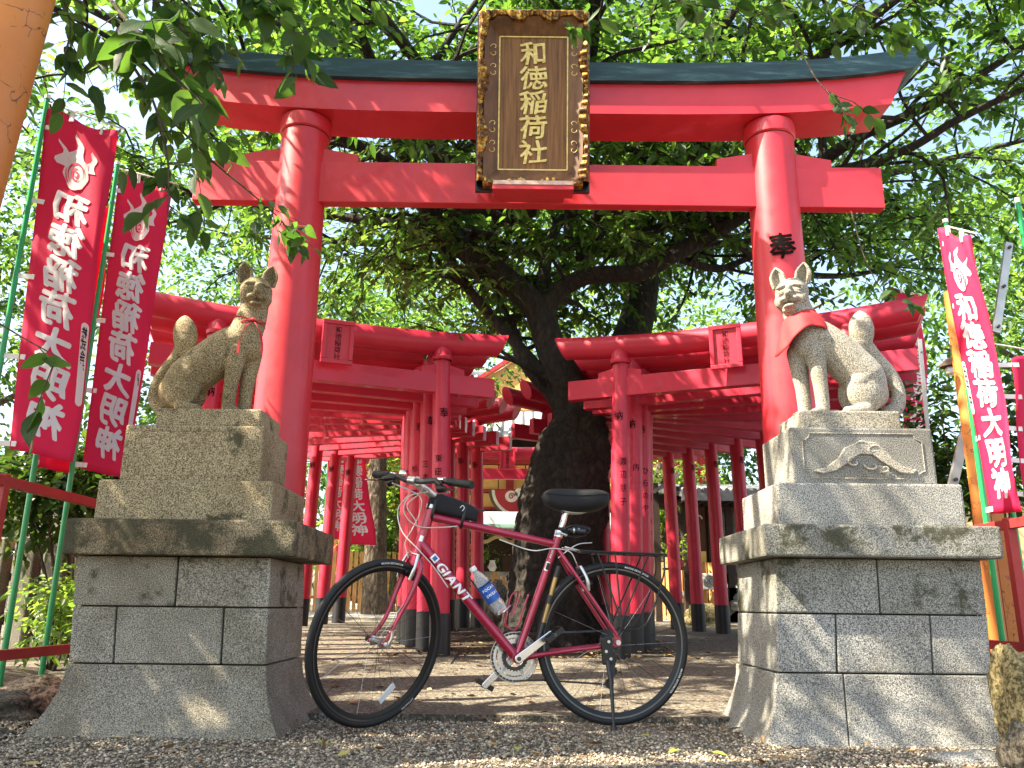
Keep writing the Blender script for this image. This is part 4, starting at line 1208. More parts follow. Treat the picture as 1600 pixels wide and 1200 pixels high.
# cables
CAB = simple('pale cable housing', (.60, .56, .52), .35, var=.05)
def cable(P, r=.0024, mat=None): bt('cable', curve_pts(P, 8), r, mat or CAB)
q1 = STM @ (HC+Vector((-.03, -.11, -.02))); q2 = STM @ (HC+Vector((-.03, .11, -.02))); q3 = STM @ (HC+Vector((-.02, .09, -.03)))
cable([q2, bp(640, 768, .05), bp(622, 795, .02), bp(628, 830, -.03), bp(655, 860, -.05), bp(677, 885, -.035), bp(700, 918, -.028)])
cable([q2+Vector((.0, .01, 0)), bp(655, 775, .04), bp(656, 800, -.01), bp(645, 825, -.02), bp(633, 848, 0), bp(638, 872, .0)])
cable([q1, bp(670, 768, -.08), bp(640, 775, -.07), bp(631, 800, -.05), bp(652, 822, -.04), bp(690, 824, -.03), bp(715, 822, -.024)])
cable([q1+Vector((0, .01, .0)), bp(655, 772, -.06), bp(636, 790, -.05), bp(650, 815, -.045), bp(655, 840, .02), bp(664, 860, .03)])
cable([bp(780, 843, -.022), bp(830, 860, -.022), bp(862, 857, -.03), bp(890, 862, -.03), bp(901, 880, -.02)])
cable([bp(872, 872, -.01), bp(890, 858, -.02), bp(905, 850, -.03), bp(925, 848, -.03)], .0026, SILVER)
# rim brakes
def vbrake(M_, xc, z0, name):
    e = link(bpy.data.objects.new(name, None), bike)
    if M_ is not None: e.matrix_local = M_
    for s in (-1, 1):
        b = B(); b.tube(curve_pts([(xc[0], s*.040, z0), (xc[1], s*.046, z0+.05), (xc[2], s*.034, z0+.105)], 5), [.009]*5+[.0075]*6, 10, flat=.7); b.build('brake_arm', SILVER, e)
        b = B(); b.bar((xc[1]-.03, s*.022, z0+.034), (xc[1]+.03, s*.022, z0+.032), .010, .012, (0, 0, 1)); b.build('brake_pad', RUB, e, .002)
        b = B(); b.tube([(xc[1], s*.046, z0+.033), (xc[1], s*.024, z0+.033)], .005, 8); b.build('pad_bolt', DGREY, e)
    b = B(); b.tube([(xc[2], -.036, z0+.104), (xc[2]-.004, .0, z0+.106), (xc[2], .04, z0+.118)], .0028, 8); b.build('noodle', SILVER, e)
fb = HB-AX*.12
vbrake(STM, (fb.x-.028, fb.x-.012, fb.x+.012), fb.z+.008, 'front_brake')
p = bp(912, 905); vbrake(None, (p.x+.01, p.x+.004, p.x-.022), p.z-.05, 'rear_brake')
# rack
RT = simple('black rack steel', (.015, .015, .016), .35, .3)
rk = link(bpy.data.objects.new('rear_rack', None), bike)
r0 = bp(905, 855); r1 = bp(1036, 866)
zt = r1.z-.004
for s in (-1, 1):
    b = B(); b.tube(curve_pts([(r0.x-.005, s*.01, zt+.012), (r0.x+.02, s*.05, zt+.008), (r0.x+.12, s*.055, zt+.004), (r1.x-.03, s*.055, zt), (r1.x, s*.03, zt), (r1.x+.002, 0, zt)], 5), .0052, 8); b.build('rack_rail', RT, rk)
    for xa, xb in ((r0.x+.07, -.012), (r0.x+.15, .012), (r1.x-.045, .012), (r1.x-.085, -.012)):
        b = B()
        if xb > 0 and xa > .1: b.tube(curve_pts([(xa+.03, s*.056, zt), (xa+.02, s*.062, zt-.1), (xa-.06, s*.072, WR+.09), (.05, s*.074, WR+.05), (.0, s*.073, WR+.065)], 5), .0042, 7)
        else: b.tube([(xa, s*.056, zt), (.02, s*.072, WR+.085), (.005, s*.073, WR+.025)], .0042, 7)
        b.build('rack_strut', RT, rk)
    b = B(); b.tube([(r0.x+.01, s*.02, zt+.008), tuple(SC.lerp(RH, .08)+Vector((.02, s*.03, .02)))], .0035, 7); b.build('rack_stay', SILVER, rk)
for k in range(3):
    x = fr(r0.x+.07, r1.x-.06, k/2); b = B(); b.tube([(x, -.054, zt), (x, .054, zt)], .004, 7); b.build('rack_cross_bar', RT, rk)
b = B(); b.bar((r0.x+.08, 0, zt+.001), (r1.x-.02, 0, zt+.001), .05, .004); b.build('rack_plate', RT, rk, .002)
# bottle cage (red wire) on the seat tube and black one under the bottle
cg = link(bpy.data.objects.new('bottle_cage', None), bike)
s0, s1 = bp(829, 930), bp(811, 985); ax2 = (s1-s0).normalized(); nrm = Vector((-ax2.z, 0, ax2.x)); nrm = nrm if nrm.x < 0 else -nrm
for s in (-1, 1):
    o = Vector((0, s*.022, 0))
    pts = [s0+nrm*.010+o*.4, s0.lerp(s1, .45)+nrm*.012+o*.4, s1+nrm*.014+o*.4, s1+nrm*.062+o, s1.lerp(s0, .30)+nrm*.075+o*1.2, s1.lerp(s0, .75)+nrm*.082+o*.5, s1.lerp(s0, .95)+nrm*.066+o*.2, s1.lerp(s0, .9)+nrm*.05+o*1.3, s1.lerp(s0, .3)+nrm*.05+o*1.4]
    b = B(); b.tube(curve_pts(pts, 4), .003, 7); b.build('cage_wire', MAG, cg)
cg2 = link(bpy.data.objects.new('bottle_cage', None), bike)
d0, d1 = bp(722, 905), bp(772, 972); dax = (d1-d0).normalized(); dn = Vector((-dax.z, 0, dax.x)); dn = dn if dn.z > 0 else -dn
b = B(); b.bar(d0+dn*.028, d1+dn*.030, .022, .007, dn); b.build('cage_plate', PLAST, cg2, .003)
for f_ in (.35, .95):
    c = d0.lerp(d1, f_)+dn*.066; pts = []
    for i in range(15):
        a = R(-120+ 300*i/14-30); pts.append(c+dn*(-.036*math.cos(a))+Vector((0, 1, 0))*.036*math.sin(a))
    b = B(); b.tube(pts, .003, 7); b.build('cage_wire', PLAST if f_ < .5 else SILVER, cg2)
# decals: maker's name along the down tube, small emblems
def tube_text(name, string, A, Bp_, r0, r1, start, size, mat, spin=0.0, bold=.045, slant=.2, flip=False):
    ax_ = (Bp_-A).normalized(); up_ = Vector((-ax_.z, 0, ax_.x)); up_ = up_ if up_.z > 0 else -up_
    Ln = (Bp_-A).length; vv = []; ff = []; pos = start
    for c in string:
        vs, fs = glyph_fine(c, bold, 1, 9); o = len(vv); mn = min(x for x, y in vs); mxx = max(x for x, y in vs)
        for x, y in vs:
            u = pos+(x-mn+slant*y)*size; a = spin+(y-.36)*size/r0
            rr = fr(r0, r1, u/Ln)+.0009
            vv.append(A+ax_*u+up_*(rr*math.sin(a))+Vector((0, -rr*math.cos(a), 0)))
        ff += [tuple(j+o for j in q) for q in fs]; pos += (mxx-mn+.10)*size
    quick(name, vv, ff, mat, bike)
tube_text('maker_lettering', 'GIANT', dt0, BBk, .023, .021, .118, .061, BWHITE, .10, .03)
def tube_patch(name, A, Bp_, r, u0, u1, a0, a1_, mat, off=.0008):
    ax_ = (Bp_-A).normalized(); up_ = Vector((-ax_.z, 0, ax_.x)); up_ = up_ if up_.z > 0 else -up_
    vs = []; n = 6
    for u in (u0, u1):
        for i in range(n+1):
            a = fr(a0, a1_, i/n); vs.append(A+ax_*u+up_*(r+off)*math.sin(a)+Vector((0, -(r+off)*math.cos(a), 0)))
    quick(name, vs, [(i, i+1, i+n+2, i+n+1) for i in range(n)], mat, bike)
BLU = simple('blue sticker', (.02, .09, .32), .4)
tube_patch('white_sticker', dt0, BBk, .0232, .075, .108, -.5, .9, BWHITE)
tube_patch('blue_sticker', dt0, BBk, .0232, .083, .101, -.25, .55, BLU, .0014)
tube_patch('seat_tube_badge', SC, BBk, .0165, .085, .125, -.8, .6, BWHITE)
tube_patch('seat_tube_badge_core', SC, BBk, .0165, .09, .12, -.5, .35, PLAST, .0014)
tube_text('seat_tube_emblem', 'ESCAPE', SC, BBk, .0165, .0165, .03, .010, BWHITE, .1, .02, 0)
tube_patch('head_badge', HB, HT, .022, .05, .075, -.25, .45, SILVER)

# --- things carried by the bicycle
def place(o): o.location = BO; o.rotation_euler = (0, 0, YAW)
bag = thing('frame_bag', 'small black bag strapped on the bicycle top tube behind the handlebar', 'bag', BO, YAW)
A, Z = tt0.lerp(SC, -.03), tt0.lerp(SC, .37)
tx_ = (Z-A).normalized(); tn = Vector((-tx_.z, 0, tx_.x)); tn = tn if tn.z > 0 else -tn
def bag_sec(u, h, wd, m=18):
    c = A+tx_*u+tn*(.020+h/2); out = []
    for k in range(m):
        an = 2*math.pi*k/m; cy = math.copysign(abs(math.cos(an))**.55, math.cos(an)); cz = math.copysign(abs(math.sin(an))**.55, math.sin(an))
        out.append(c+Vector((0, wd/2*cy, 0))+tn*(h/2*cz))
    return out
LB = (Z-A).length; secs = [(0, .050, .030), (.006, .078, .044), (.05, .088, .052), (LB*.5, .080, .052), (LB*.85, .066, .048), (LB-.006, .056, .042), (LB, .035, .03)]
vs = []; fs = []
for s_ in secs: vs += bag_sec(*s_)
for i in range(len(secs)-1):
    for k in range(18): fs.append((i*18+k, i*18+(k+1) % 18, i*18+18+(k+1) % 18, i*18+18+k))
fs += [tuple(range(18)), tuple(range(len(vs)-18, len(vs)))]
b = B(); b.add(vs, fs, True); b.build('bag_body', FABRIC, bag)
pz = [A+tx_*u+tn*(.020+h*.93)+Vector((0, -wd*.40, 0)) for u, h, wd in secs[1:6]]
b = B(); b.tube(pz, .0022, 6); b.build('zip', DGREY, bag)
for u in (.03, LB*.72):
    c = A+tx_*u; pts = []
    for i in range(25):
        a = 2*math.pi*i/24; pts.append(c+tn*(.035+.062*math.cos(a)*(1 if math.cos(a) > 0 else .95))+Vector((0, .029*math.sin(a), 0)))
    b = B(); b.tube(pts, .006, 6, flat=.25); b.build('strap', PLAST, bag)
c = A+tx_*(LB*.62)+tn*.062+Vector((0, -.0275, 0))
b = B(); b.tube(curve_pts([c, c+tx_*.008+tn*.012, c+tx_*.018+tn*.004, c+tx_*.012-tn*.012], 5), .0018, 5); b.build('reflective_mark', BWHITE, bag)
b = B(); q = A+tx_*(LB*.8)+tn*.078; b.bar(q, q+tx_*.07-tn*.004+Vector((0, -.01, 0)), .012, .006, tn); b.build('zip_pull', PLAST, bag, .002)

lock = thing('cable_lock', 'black coiled cable lock strapped to the bicycle seat post', 'lock', BO, YAW)
lp = bp(880, 828); pts = []
for i in range(90):
    a = i/89*2*math.pi*5; pts.append(lp+Vector((.055+.050*math.cos(a)+.008*math.sin(a*.37), -.028+.02*math.sin(a*.5+1), .004+.017*math.sin(a)-.0002*i)))
b = B(); b.tube(pts, .0045, 7); b.build('coiled_cable', PLAST, lock)
b = B(); b.tube([lp+Vector((.02, -.042, -.004)), lp+Vector((.09, -.05, -.008))], .012, 14); b.build('lock_barrel', DGREY, lock)
for i in range(4):
    c = lp+Vector((.035+.011*i, -.0435, -.005)); b = B(); b.tube([c, c+Vector((.007, -.001, 0))], .0136, 14); b.build('number_dial', PLAST if i % 2 else SILVER, lock)
b = B(); b.tube([lp+Vector((-.022, -.002, .0)), lp+Vector((.028, -.02, .0))], .017, 10, flat=.7); b.build('lock_bracket', PLAST, lock)
pump = thing('hand_pump', 'slim black and brass hand pump clipped behind the bicycle seat tube', 'pump', BO, YAW)
pa, pb = bp(868, 885, -.012), bp(838, 995, -.012); o = Vector((.012, -.012, 0))
for nm, u0, u1, r, mt in (('pump_head', 0, .16, .013, PLAST), ('pump_barrel', .16, .42, .0105, simple('brass', (.30, .20, .08), .3, .8)), ('pump_clip', .42, .54, .015, PLAST), ('pump_barrel', .54, .80, .0105, bpy.data.materials['brass']), ('pump_handle', .80, 1.05, .014, PLAST)):
    b = B(); b.tube([pa.lerp(pb, u0)+o, pa.lerp(pb, u1)+o], r, 14); b.build(nm, mt, pump)
# water bottle
def clearplastic():
    m, nt, b = nodes('clear bottle plastic'); b.inputs['Base Color'].default_value = (.93, .95, .96, 1); b.inputs['Roughness'].default_value = .12
    b.inputs['Transmission Weight'].default_value = .75; b.inputs['IOR'].default_value = 1.2; v = coords(nt); n = noisev(nt, v, 35, 3)
    bump(nt, b, n.outputs['Fac'], .5, .004); return m
bot = thing('water_bottle', 'clear plastic drink bottle with blue label and white cap in the bicycle cage', 'bottle', BO, YAW)
ta, tb_ = bp(737, 886), bp(785, 958)
up = (ta-tb_).normalized(); rot = Vector((0, 0, 1)).rotation_difference(up).to_matrix().to_4x4()
bm_ = Matrix.Translation(tb_) @ rot; Hb = (ta-tb_).length
def bl(name, prof, mat, n=28, par=None):
    b = B(); b.lathe(prof, n); o = b.build(name, mat, par or bot); o.matrix_local = bm_; return o
s = Hb
bl('bottle_body', [(.001, .004), (.022, 0), (.029, .006), (.0325, .02), (.0325, s*.22), (.030, s*.25), (.0325, s*.28), (.0325, s*.62), (.030, s*.70), (.024, s*.80), (.014, s*.88), (.0125, s*.93)], clearplastic())
bl('label_sleeve', [(.0333, s*.27), (.0336, s*.29), (.0336, s*.60), (.0333, s*.62)], simple('blue label', (.012, .10, .42), .35))
bl('bottle_cap', [(.001, s*1.0), (.0145, s*.998), (.0155, s*.985), (.0155, s*.915), (.0135, s*.91)], BWHITE)
def btext(string, z, size):
    vv = []; ff = []; pos = 0; ws = []
    for c in string: vs, fs = glyph(c, .03); ws.append(max(x for x, y in vs)+.08)
    tot = sum(ws)
    for c, w_ in zip(string, ws):
        vs, fs = glyph_fine(c, .03, 3, 1); o = len(vv)
        for x, y in vs:
            a = -math.pi/2+.25+(pos+x-tot/2)*size/.0336; vv.append((.0341*math.cos(a), .0341*math.sin(a), z+y*size))
        ff += [tuple(j+o for j in f) for f in fs]; pos += w_
    o = quick('label_lettering', vv, ff, BWHITE, bot); o.matrix_local = bm_
btext('POCARI', s*.49, .0165); btext('SWEAT', s*.375, .0165)

# ================================================================ FOLIAGE TOOLS
def leaf_arrays(pos, ax, nr, Ln, Wd, droop=.25):
    "pos, ax, nr: (n,3); Ln, Wd: (n,). A folded, pointed leaf of 7 points and 6 triangles"
    ax = ax/np.linalg.norm(ax, axis=1, keepdims=True)
    sd = np.cross(ax, nr); sd /= (np.linalg.norm(sd, axis=1, keepdims=True)+1e-9)
    up = np.cross(sd, ax)
    l = Ln[:, None]; w = Wd[:, None]; dz = np.zeros_like(pos); dz[:, 2] = -1
    def P(t, s, h): return pos + ax*l*t + sd*w*s + up*l*h + dz*l*droop*t*t
    v = np.stack([P(0, 0, 0), P(.28, -.46, .05), P(.28, .46, .05), P(.5, 0, -.035), P(.66, -.40, .04), P(.66, .40, .04), P(1, 0, 0)], 1)
    f = np.array([(0, 2, 3), (0, 3, 1), (2, 5, 3), (1, 3, 4), (3, 5, 6), (3, 6, 4)])
    n = len(pos)
    return v.reshape(-1, 3), (f[None]+np.arange(n)[:, None, None]*7).reshape(-1, 3)
def unit(a): return a/(np.linalg.norm(a, axis=-1, keepdims=True)+1e-9)
def foliage(starts, dirs, lens, leaf_len, step, rg, spread=.9, droop=.25, jit=.35):
    "leaves set alternately along straight twigs"
    cnt = np.maximum(2, (lens/step).astype(int)); idx = np.repeat(np.arange(len(starts)), cnt)
    k = np.concatenate([np.arange(c) for c in cnt]); t = (k+.6)/cnt[idx]
    d = unit(dirs)[idx]; base = starts[idx]+d*(lens[idx]*t)[:, None]
    base[:, 2] -= .12*lens[idx]*t*t
    up = np.zeros_like(d); up[:, 2] = 1
    sd = unit(np.cross(d, up)); s = np.where(k % 2 == 0, 1., -1.)[:, None]
    ax = unit(d*.65 + sd*s*spread + rg.normal(0, jit, d.shape) + up*-.25)
    nr = unit(up + rg.normal(0, .45, d.shape))
    L_ = leaf_len*(.65+.6*rg.random(len(idx))); return leaf_arrays(base, ax, nr, L_, L_*.52, droop)
def twig_mesh(starts, dirs, lens, r, rg):
    d = unit(dirs); up = np.zeros_like(d); up[:, 2] = 1; a = unit(np.cross(d, up)); b_ = np.cross(d, a)
    end = starts+d*lens[:, None]; end[:, 2] -= .12*lens; mid = (starts+end)/2; mid[:, 2] += .02*lens
    V = []
    for p, rr in ((starts, r), (mid, r*.8), (end, r*.4)):
        for k in range(3):
            an = 2*math.pi*k/3; V.append(p+(a*math.cos(an)+b_*math.sin(an))*rr)
    V = np.stack(V, 1); f = []
    for i in range(2):
        for k in range(3):
            p, q = i*3+k, i*3+(k+1) % 3; f += [(p, q, q+3), (p, q+3, p+3)]
    f = np.array(f); n = len(starts)
    return V.reshape(-1, 3), (f[None]+np.arange(n)[:, None, None]*9).reshape(-1, 3)

def grow(limbs, rg, every=.33, blen=(.8, 2.0), minr=.14, keep=None, uplift=.25, twig_gap=.13, twig_len=(.22, .55)):
    """side branches from the limbs, then twigs from those; returns the branch tubes and the twig arrays"""
    tubes = []; T0 = []; TD = []; TL = []
    for pts, rs in limbs:
        acc = 0
        for i in range(1, len(pts)):
            seg = pts[i]-pts[i-1]; acc += seg.length
            if acc < every or rs[i] > minr: continue
            acc = 0
            ax = seg.normalized()
            for _ in range(2):
                v = Vector(rg.normal(0, 1, 3)); v = v - ax*v.dot(ax)*.6; v.normalize(); v.z = v.z*.55+uplift; v = (v+ax*.35).normalized()
                Lb = rg.uniform(*blen); P = [pts[i]]; dv = v.copy(); n = 6
                for j in range(n):
                    dv = (dv+Vector(rg.normal(0, .22, 3))+Vector((0, 0, -.035*j))).normalized(); P.append(P[-1]+dv*Lb/n)
                if keep and not keep(P[-1]): continue
                tubes.append((P, lerp_list([min(.028, rs[i]*.5), .006], n+1)))
                nt_ = int(Lb/twig_gap)
                for j in range(nt_):
                    q = (j+1+rg.random())/(nt_+1)*n; a = min(int(q), n-1); p = P[a].lerp(P[a+1], q-a)
                    dd = (P[a+1]-P[a]).normalized(); w_ = Vector(rg.normal(0, 1, 3)); w_.z = w_.z*.5
                    w_ = (w_.normalized()*.9+dd*.6).normalized()
                    if keep and not keep(p): continue
                    T0.append(p); TD.append(w_); TL.append(rg.uniform(*twig_len))
    return tubes, np.array([tuple(v) for v in T0]), np.array([tuple(v) for v in TD]), np.array(TL)

def px_limb(P, n=5):
    pts = curve_pts([at(x, y, Y) for x, y, Y, r in P], n); return pts, lerp_list([p[3] for p in P], len(pts))
def w_limb(P, n=5):
    pts = curve_pts([Vector(p[:3]) for p in P], n); return pts, lerp_list([p[3] for p in P], len(pts))
def tree_parts(t, limbs, tubes, T0, TD, TL, rg, leaf, mat, bark, step=.045, shown=None, droop=.25):
    for i, (p, r) in enumerate(limbs):
        b = B(); b.tube(p, r, 16 if r[0] > .1 else 10); b.build('limb' if i else 'trunk', bark, t)
    if tubes:
        b = B()
        for p, r in tubes: b.tube(p, r, 5, cap=False)
        b.build('branches', bark, t, kind='stuff')
    if len(T0):
        v, f = twig_mesh(T0, TD, TL, .0035, rg); npmesh('twigs', v, f, TWIG, t)['kind'] = 'stuff'
        v, f = foliage(T0, TD, TL, leaf, step, rg, droop=droop); npmesh('foliage', v, f, mat, t)['kind'] = 'stuff'
        return len(v)//7
    return 0
def blob_leaves(name, centres, n, leaf, mat, parent, rg, droop=.2, hollow=.55):
    "leafy mass: short sprays over and through ellipsoids (cx, cy, cz, rx, ry, rz)"
    P = []; D = []
    w_ = np.array([c[3]*c[4]*c[5] for c in centres])**.67; w_ /= w_.sum()
    for c, k in zip(centres, (w_*n/7).astype(int)+3):
        u = unit(rg.normal(0, 1, (k, 3))); r = hollow+(1-hollow)*rg.random((k, 1))**.6
        r *= 1+.22*np.sin(u[:, :1]*5+c[0]*3)*np.cos(u[:, 1:2]*6+c[2])
        P.append(np.array(c[:3])+u*r*np.array(c[3:6])); D.append(unit(u+rg.normal(0, .7, u.shape)))
    P = np.concatenate(P); D = np.concatenate(D); L_ = leaf*(2.2+1.6*rg.random(len(P)))
    v, f = foliage(P, D, L_, leaf, leaf*.45, rg, droop=droop)
    o = npmesh(name, v, f, mat, parent); o['kind'] = 'stuff'; return o

# ================================================================ BANNERS
def clothmat(name, col):
    m, nt, b = nodes(name); v = coords(nt); n = noisev(nt, v, 3, 4)
    L(nt, mixc(nt, n.outputs['Fac'], tuple(x*.8 for x in col), tuple(x*1.15 for x in col)), b.inputs['Base Color']); b.inputs['Roughness'].default_value = .75
    tr = N(nt, 'ShaderNodeBsdfTranslucent'); tr.inputs['Color'].default_value = (*[min(1, x*1.3) for x in col], 1)
    ms = N(nt, 'ShaderNodeMixShader'); ms.inputs[0].default_value = .35
    L(nt, b.outputs[0], ms.inputs[1]); L(nt, tr.outputs[0], ms.inputs[2]); L(nt, ms.outputs[0], nt.nodes['Material Output'].inputs['Surface']); return m
CRIM = clothmat('crimson banner cloth', (.70, .014, .09)); BPRINT = clothmat('white banner print', (.80, .74, .76))
def flame(cx, cy, w, h, lean):
    L_ = []; Rr = []
    for i in range(9):
        q = i/8; wid = w*(1-q)**.8*(1+.25*math.sin(q*9)); off = lean*q*q+.04*math.sin(q*8)
        L_.append((cx-wid/2+off, cy-h*q)); Rr.append((cx+wid/2+off, cy-h*q))
    return L_+Rr[::-1][1:]
def banner(label, q, cat_y, ptop, text='和徳稲荷大明神', mirror=False, pole=None, group=None, side=None, ripple=.026, detail=True, pole_z=None, stuffed=False):
    """q: TL, TR, BL, BR as (px, py, Y). pole: (px, py, Y) a point on the upright pole"""
    TL, TR, BL, BR = [at(*c) for c in q]
    base = at(*pole) if pole else TL
    gx, gy = base.x, base.y
    t = thing('banner_flag', label, 'banner', (gx, gy, gz(gy)), 0, group); o0 = Vector((gx, gy, gz(gy)))
    nrm = (TR-TL).cross(BL-TL).normalized()
    if nrm.dot(EYE-TL) < 0: nrm = -nrm
    ph = gx*3+gy
    def F(u, v, off=0):
        p = TL.lerp(TR, u).lerp(BL.lerp(BR, u), v)
        k = ripple*(math.sin(v*7.5+u*2.2+ph)+.5*math.sin(u*6+v*3+ph)+.28*math.sin(u*11-v*17+ph)+.15*math.sin(u*23+v*9))*(.2+.8*u)
        top = .018*math.sin(u*math.pi*2.5)*(1-v)**8
        return tuple(p+nrm*(k+off)+Vector((0, 0, top))-o0)
    nu, nv = 10, 44; vs = [F(i/nu, j/nv) for j in range(nv+1) for i in range(nu+1)]
    fs = [(j*(nu+1)+i, j*(nu+1)+i+1, (j+1)*(nu+1)+i+1, (j+1)*(nu+1)+i) for j in range(nv) for i in range(nu)]
    o = quick('cloth', vs, fs, CRIM, t, True); md = o.modifiers.new('s', 'SOLIDIFY'); md.thickness = .0012; md.offset = 0
    def T(x, y): return F(.5+(-x if mirror else x), y, .0035)
    if detail:
        # flaming jewel emblem
        e = link(bpy.data.objects.new('emblem', None), t)
        polys = [flame(0, .135, .24, .092, .03), flame(-.19, .158, .19, .075, -.04), flame(.19, .158, .19, .075, .07)]
        disc = []
        for i in range(28):
            a = 2*math.pi*i/28; disc.append((.0+.185*math.cos(a)*(1+.07*math.sin(a*7)), .168+.055*math.sin(a)*(1+.05*math.cos(a*5))))
        for k, pl in enumerate(polys):
            h2_ = len(pl)//2+1; Lf = pl[:9]; Rt = pl[9:][::-1]; Rt = [pl[0]]*0+Rt
            Rt = Rt+[Lf[-1]]*(9-len(Rt)); vv = []
            for (x0_, y0_), (x1_, y1_) in zip(Lf, Rt):
                for q_ in (0, .33, .67, 1): x = fr(x0_, x1_, q_); vv.append(F(.5+(-x if mirror else x), fr(y0_, y1_, q_), .003+.0006*k))
            quick('emblem_flame', vv, [(i*4+j, i*4+j+1, i*4+5+j, i*4+4+j) for i in range(8) for j in range(3)], BPRINT, e)
        vv = []
        for q_ in (.02, .25, .5, .75, 1):
            for x, y in disc: x *= q_; vv.append(F(.5+(-x if mirror else x), .168+(y-.168)*q_, .0052))
        quick('emblem_disc', vv, [(r*28+i, r*28+(i+1) % 28, (r+1)*28+(i+1) % 28, (r+1)*28+i) for r in range(4) for i in range(28)], BPRINT, e)
        def arc(r0, a0, a1_, w_):
            vv = []; n = 12
            for i in range(n+1):
                a = R(a0+(a1_-a0)*i/n); ww = w_*math.sin(math.pi*(i+.3)/(n+.6))
                for rr in (r0-ww, r0+ww): vv.append(F(.5+(-1 if mirror else 1)*rr*math.cos(a), .172+rr*.30*math.sin(a), .0075))
            quick('emblem_swirl', vv, [(2*i, 2*i+1, 2*i+3, 2*i+2) for i in range(n)], CRIM, e)
        arc(.12, -200, 60, .012); arc(.065, -120, 150, .014); arc(.15, -20, 60, .008); arc(.03, 0, 359, .012)
    le = link(bpy.data.objects.new('lettering', None), t)
    c0, c1 = (.235, .955) if detail else (.22, .93); hh = (c1-c0)/len(text)
    for i, c in enumerate(text):
        vs, fs = glyph_fine(c, 0, 3, 3); vv = []; ff = []
        for dx, dy, k in heavy(.040 if detail else .03):
            o_ = len(vv)
            for x, y in vs:
                x, y = brush(x+dx, y+dy); x = (x-.5)*.56; vv.append(F(.5+(-x if mirror else x), c0+(i+.86-y)*hh, .0030+.0003*k))
            ff += [tuple(j+o_ for j in f) for f in fs]
        quick('character', vv, ff, BPRINT, le)
    if side:
        st, u0, v0, v1 = side; s = -1 if mirror else 1; n = 10; vv = []
        cap = [(-.055, v0), (.055, v0), (.055, v1), (-.055, v1)]
        lst = [(a*.0+x, y) for (a, (x, y)) in zip((0,)*4, cap)]
        P = []
        for i in range(9): a = math.pi+math.pi*i/8; P.append((.05*math.cos(a), v0+.012*math.sin(a)))
        for i in range(9): a = math.pi*i/8; P.append((.05*math.cos(a), v1+.012*math.sin(a)))
        vv = [F(u0+x, y, .0045) for x, y in P]; quick('sponsor_strip', vv, [tuple(range(len(vv)))], BPRINT, t)
        h2 = (v1-v0)/len(st); k0 = []; kf = []
        for i, c in enumerate(st):
            vs, fs = glyph(c, .02); o_ = len(k0)
            for x, y in vs: k0.append(F(u0+(-1 if mirror else 1)*(x-.5)*.075, v0+(i+.86-y)*h2*.95, .006))
            kf += [tuple(j+o_ for j in f) for f in fs]
        quick('sponsor_name', k0, kf, INK, t)
    if pole:
        zt = (pole_z if pole_z is not None else max(TL.z, TR.z)+.06)-o0.z
        b = B(); b.tube([(0, 0, -.08), (0, 0, zt*.5), (0, 0, zt)], [.0145, .0135, .0115], 12); b.build('pole', GREENP, t)
        b = B(); b.tube([(0, 0, zt), (0, 0, zt+.02)], .015, 10); b.build('pole_cap', WHITEP, t)
        b = B(); p1 = Vector(F(1, 0)); b.tube([(0, 0, zt-.02), tuple(p1+Vector((.03, 0, .01)))], .005, 8); b.build('cross_rod', WHITEP, t)
        for k in range(5):
            v = .06+.23*k if k < 4 else .985
            z = F(0, v)[2]; a = Vector((0, 0, z)); c = Vector(F(.10, v, .004)); a += (a-c)*.12
            d = (c-a).normalized()
            b = B(); b.bar(a, c, .006, .026, (0, 0, 1)); b.build('loop_tape', WHITEP, t, .002)
        for u in (.35, .75):
            p = Vector(F(u, 0)); b = B(); b.bar(p+Vector((0, 0, -.03)), p+Vector((0, 0, .03)), .025, .006, (0, 1, 0)); b.build('loop_tape', WHITEP, t, .002)
    return t
GL = 'crimson prayer banners on the left'; GRt = 'crimson prayer banners on the right'
banner('tall crimson banner with white mirrored lettering, leftmost, nearest the orange post', [(73, 170, 3.9), (183, 207, 3.95), (14, 700, 3.9), (112, 722, 3.98)], 0, 0, mirror=True, pole=(47, 307, 3.9), group=GL, side=('株式会社イナ', .93, .62, .83))
banner('crimson banner with mirrored lettering directly beside the left fox pedestal', [(186, 272, 4.4), (270, 293, 4.5), (128, 733, 4.4), (197, 748, 4.5)], 0, 0, mirror=True, pole=(108, 764, 4.4), group=GL, side=('住蔵尚', .90, .66, .93))
banner('crimson banner half hidden behind the leftmost banner, only its hem showing', [(86, 300, 4.25), (178, 328, 4.6), (54, 728, 4.25), (112, 740, 4.55)], 0, 0, mirror=True, pole=(52, 740, 4.2), group=GL)
banner('crimson banner right of the right fox, its white lettering readable', [(1463, 357, 4.15), (1519, 373, 4.0), (1549, 803, 4.15), (1602, 800, 3.95)], 0, 0, pole=(1520, 660, 4.2), group=GRt, side=('氏子中', .06, .50, .66))
banner('crimson banner at the right edge, behind the readable one', [(1580, 560, 4.5), (1660, 565, 4.7), (1598, 775, 4.5), (1675, 790, 4.7)], 0, 0, pole=(1589, 845, 4.48), group=GRt)
p = at(1594, 340, 5.6); t = thing('bamboo_pole', 'bare green pole at the top right edge beyond the banners', 'pole', (p.x, p.y, gz(p.y)))
b = B(); b.tube([(0, 0, -.1), (0, 0, p.z+.12-gz(p.y))], .016, 12); b.build('pole_shaft', GREENP, t); b = B(); b.tube([(0, 0, p.z+.12-gz(p.y)), (0, 0, p.z+.16-gz(p.y))], .018, 12); b.build('pole_cap', WHITEP, t)
banner('distant crimson banner seen between the right fox tail and its pedestal', [(1394, 450, 8.9), (1436, 462, 9.0), (1418, 735, 8.9), (1462, 738, 9.0)], 0, 0, pole=(1398, 600, 9.0), group=GRt, detail=False)
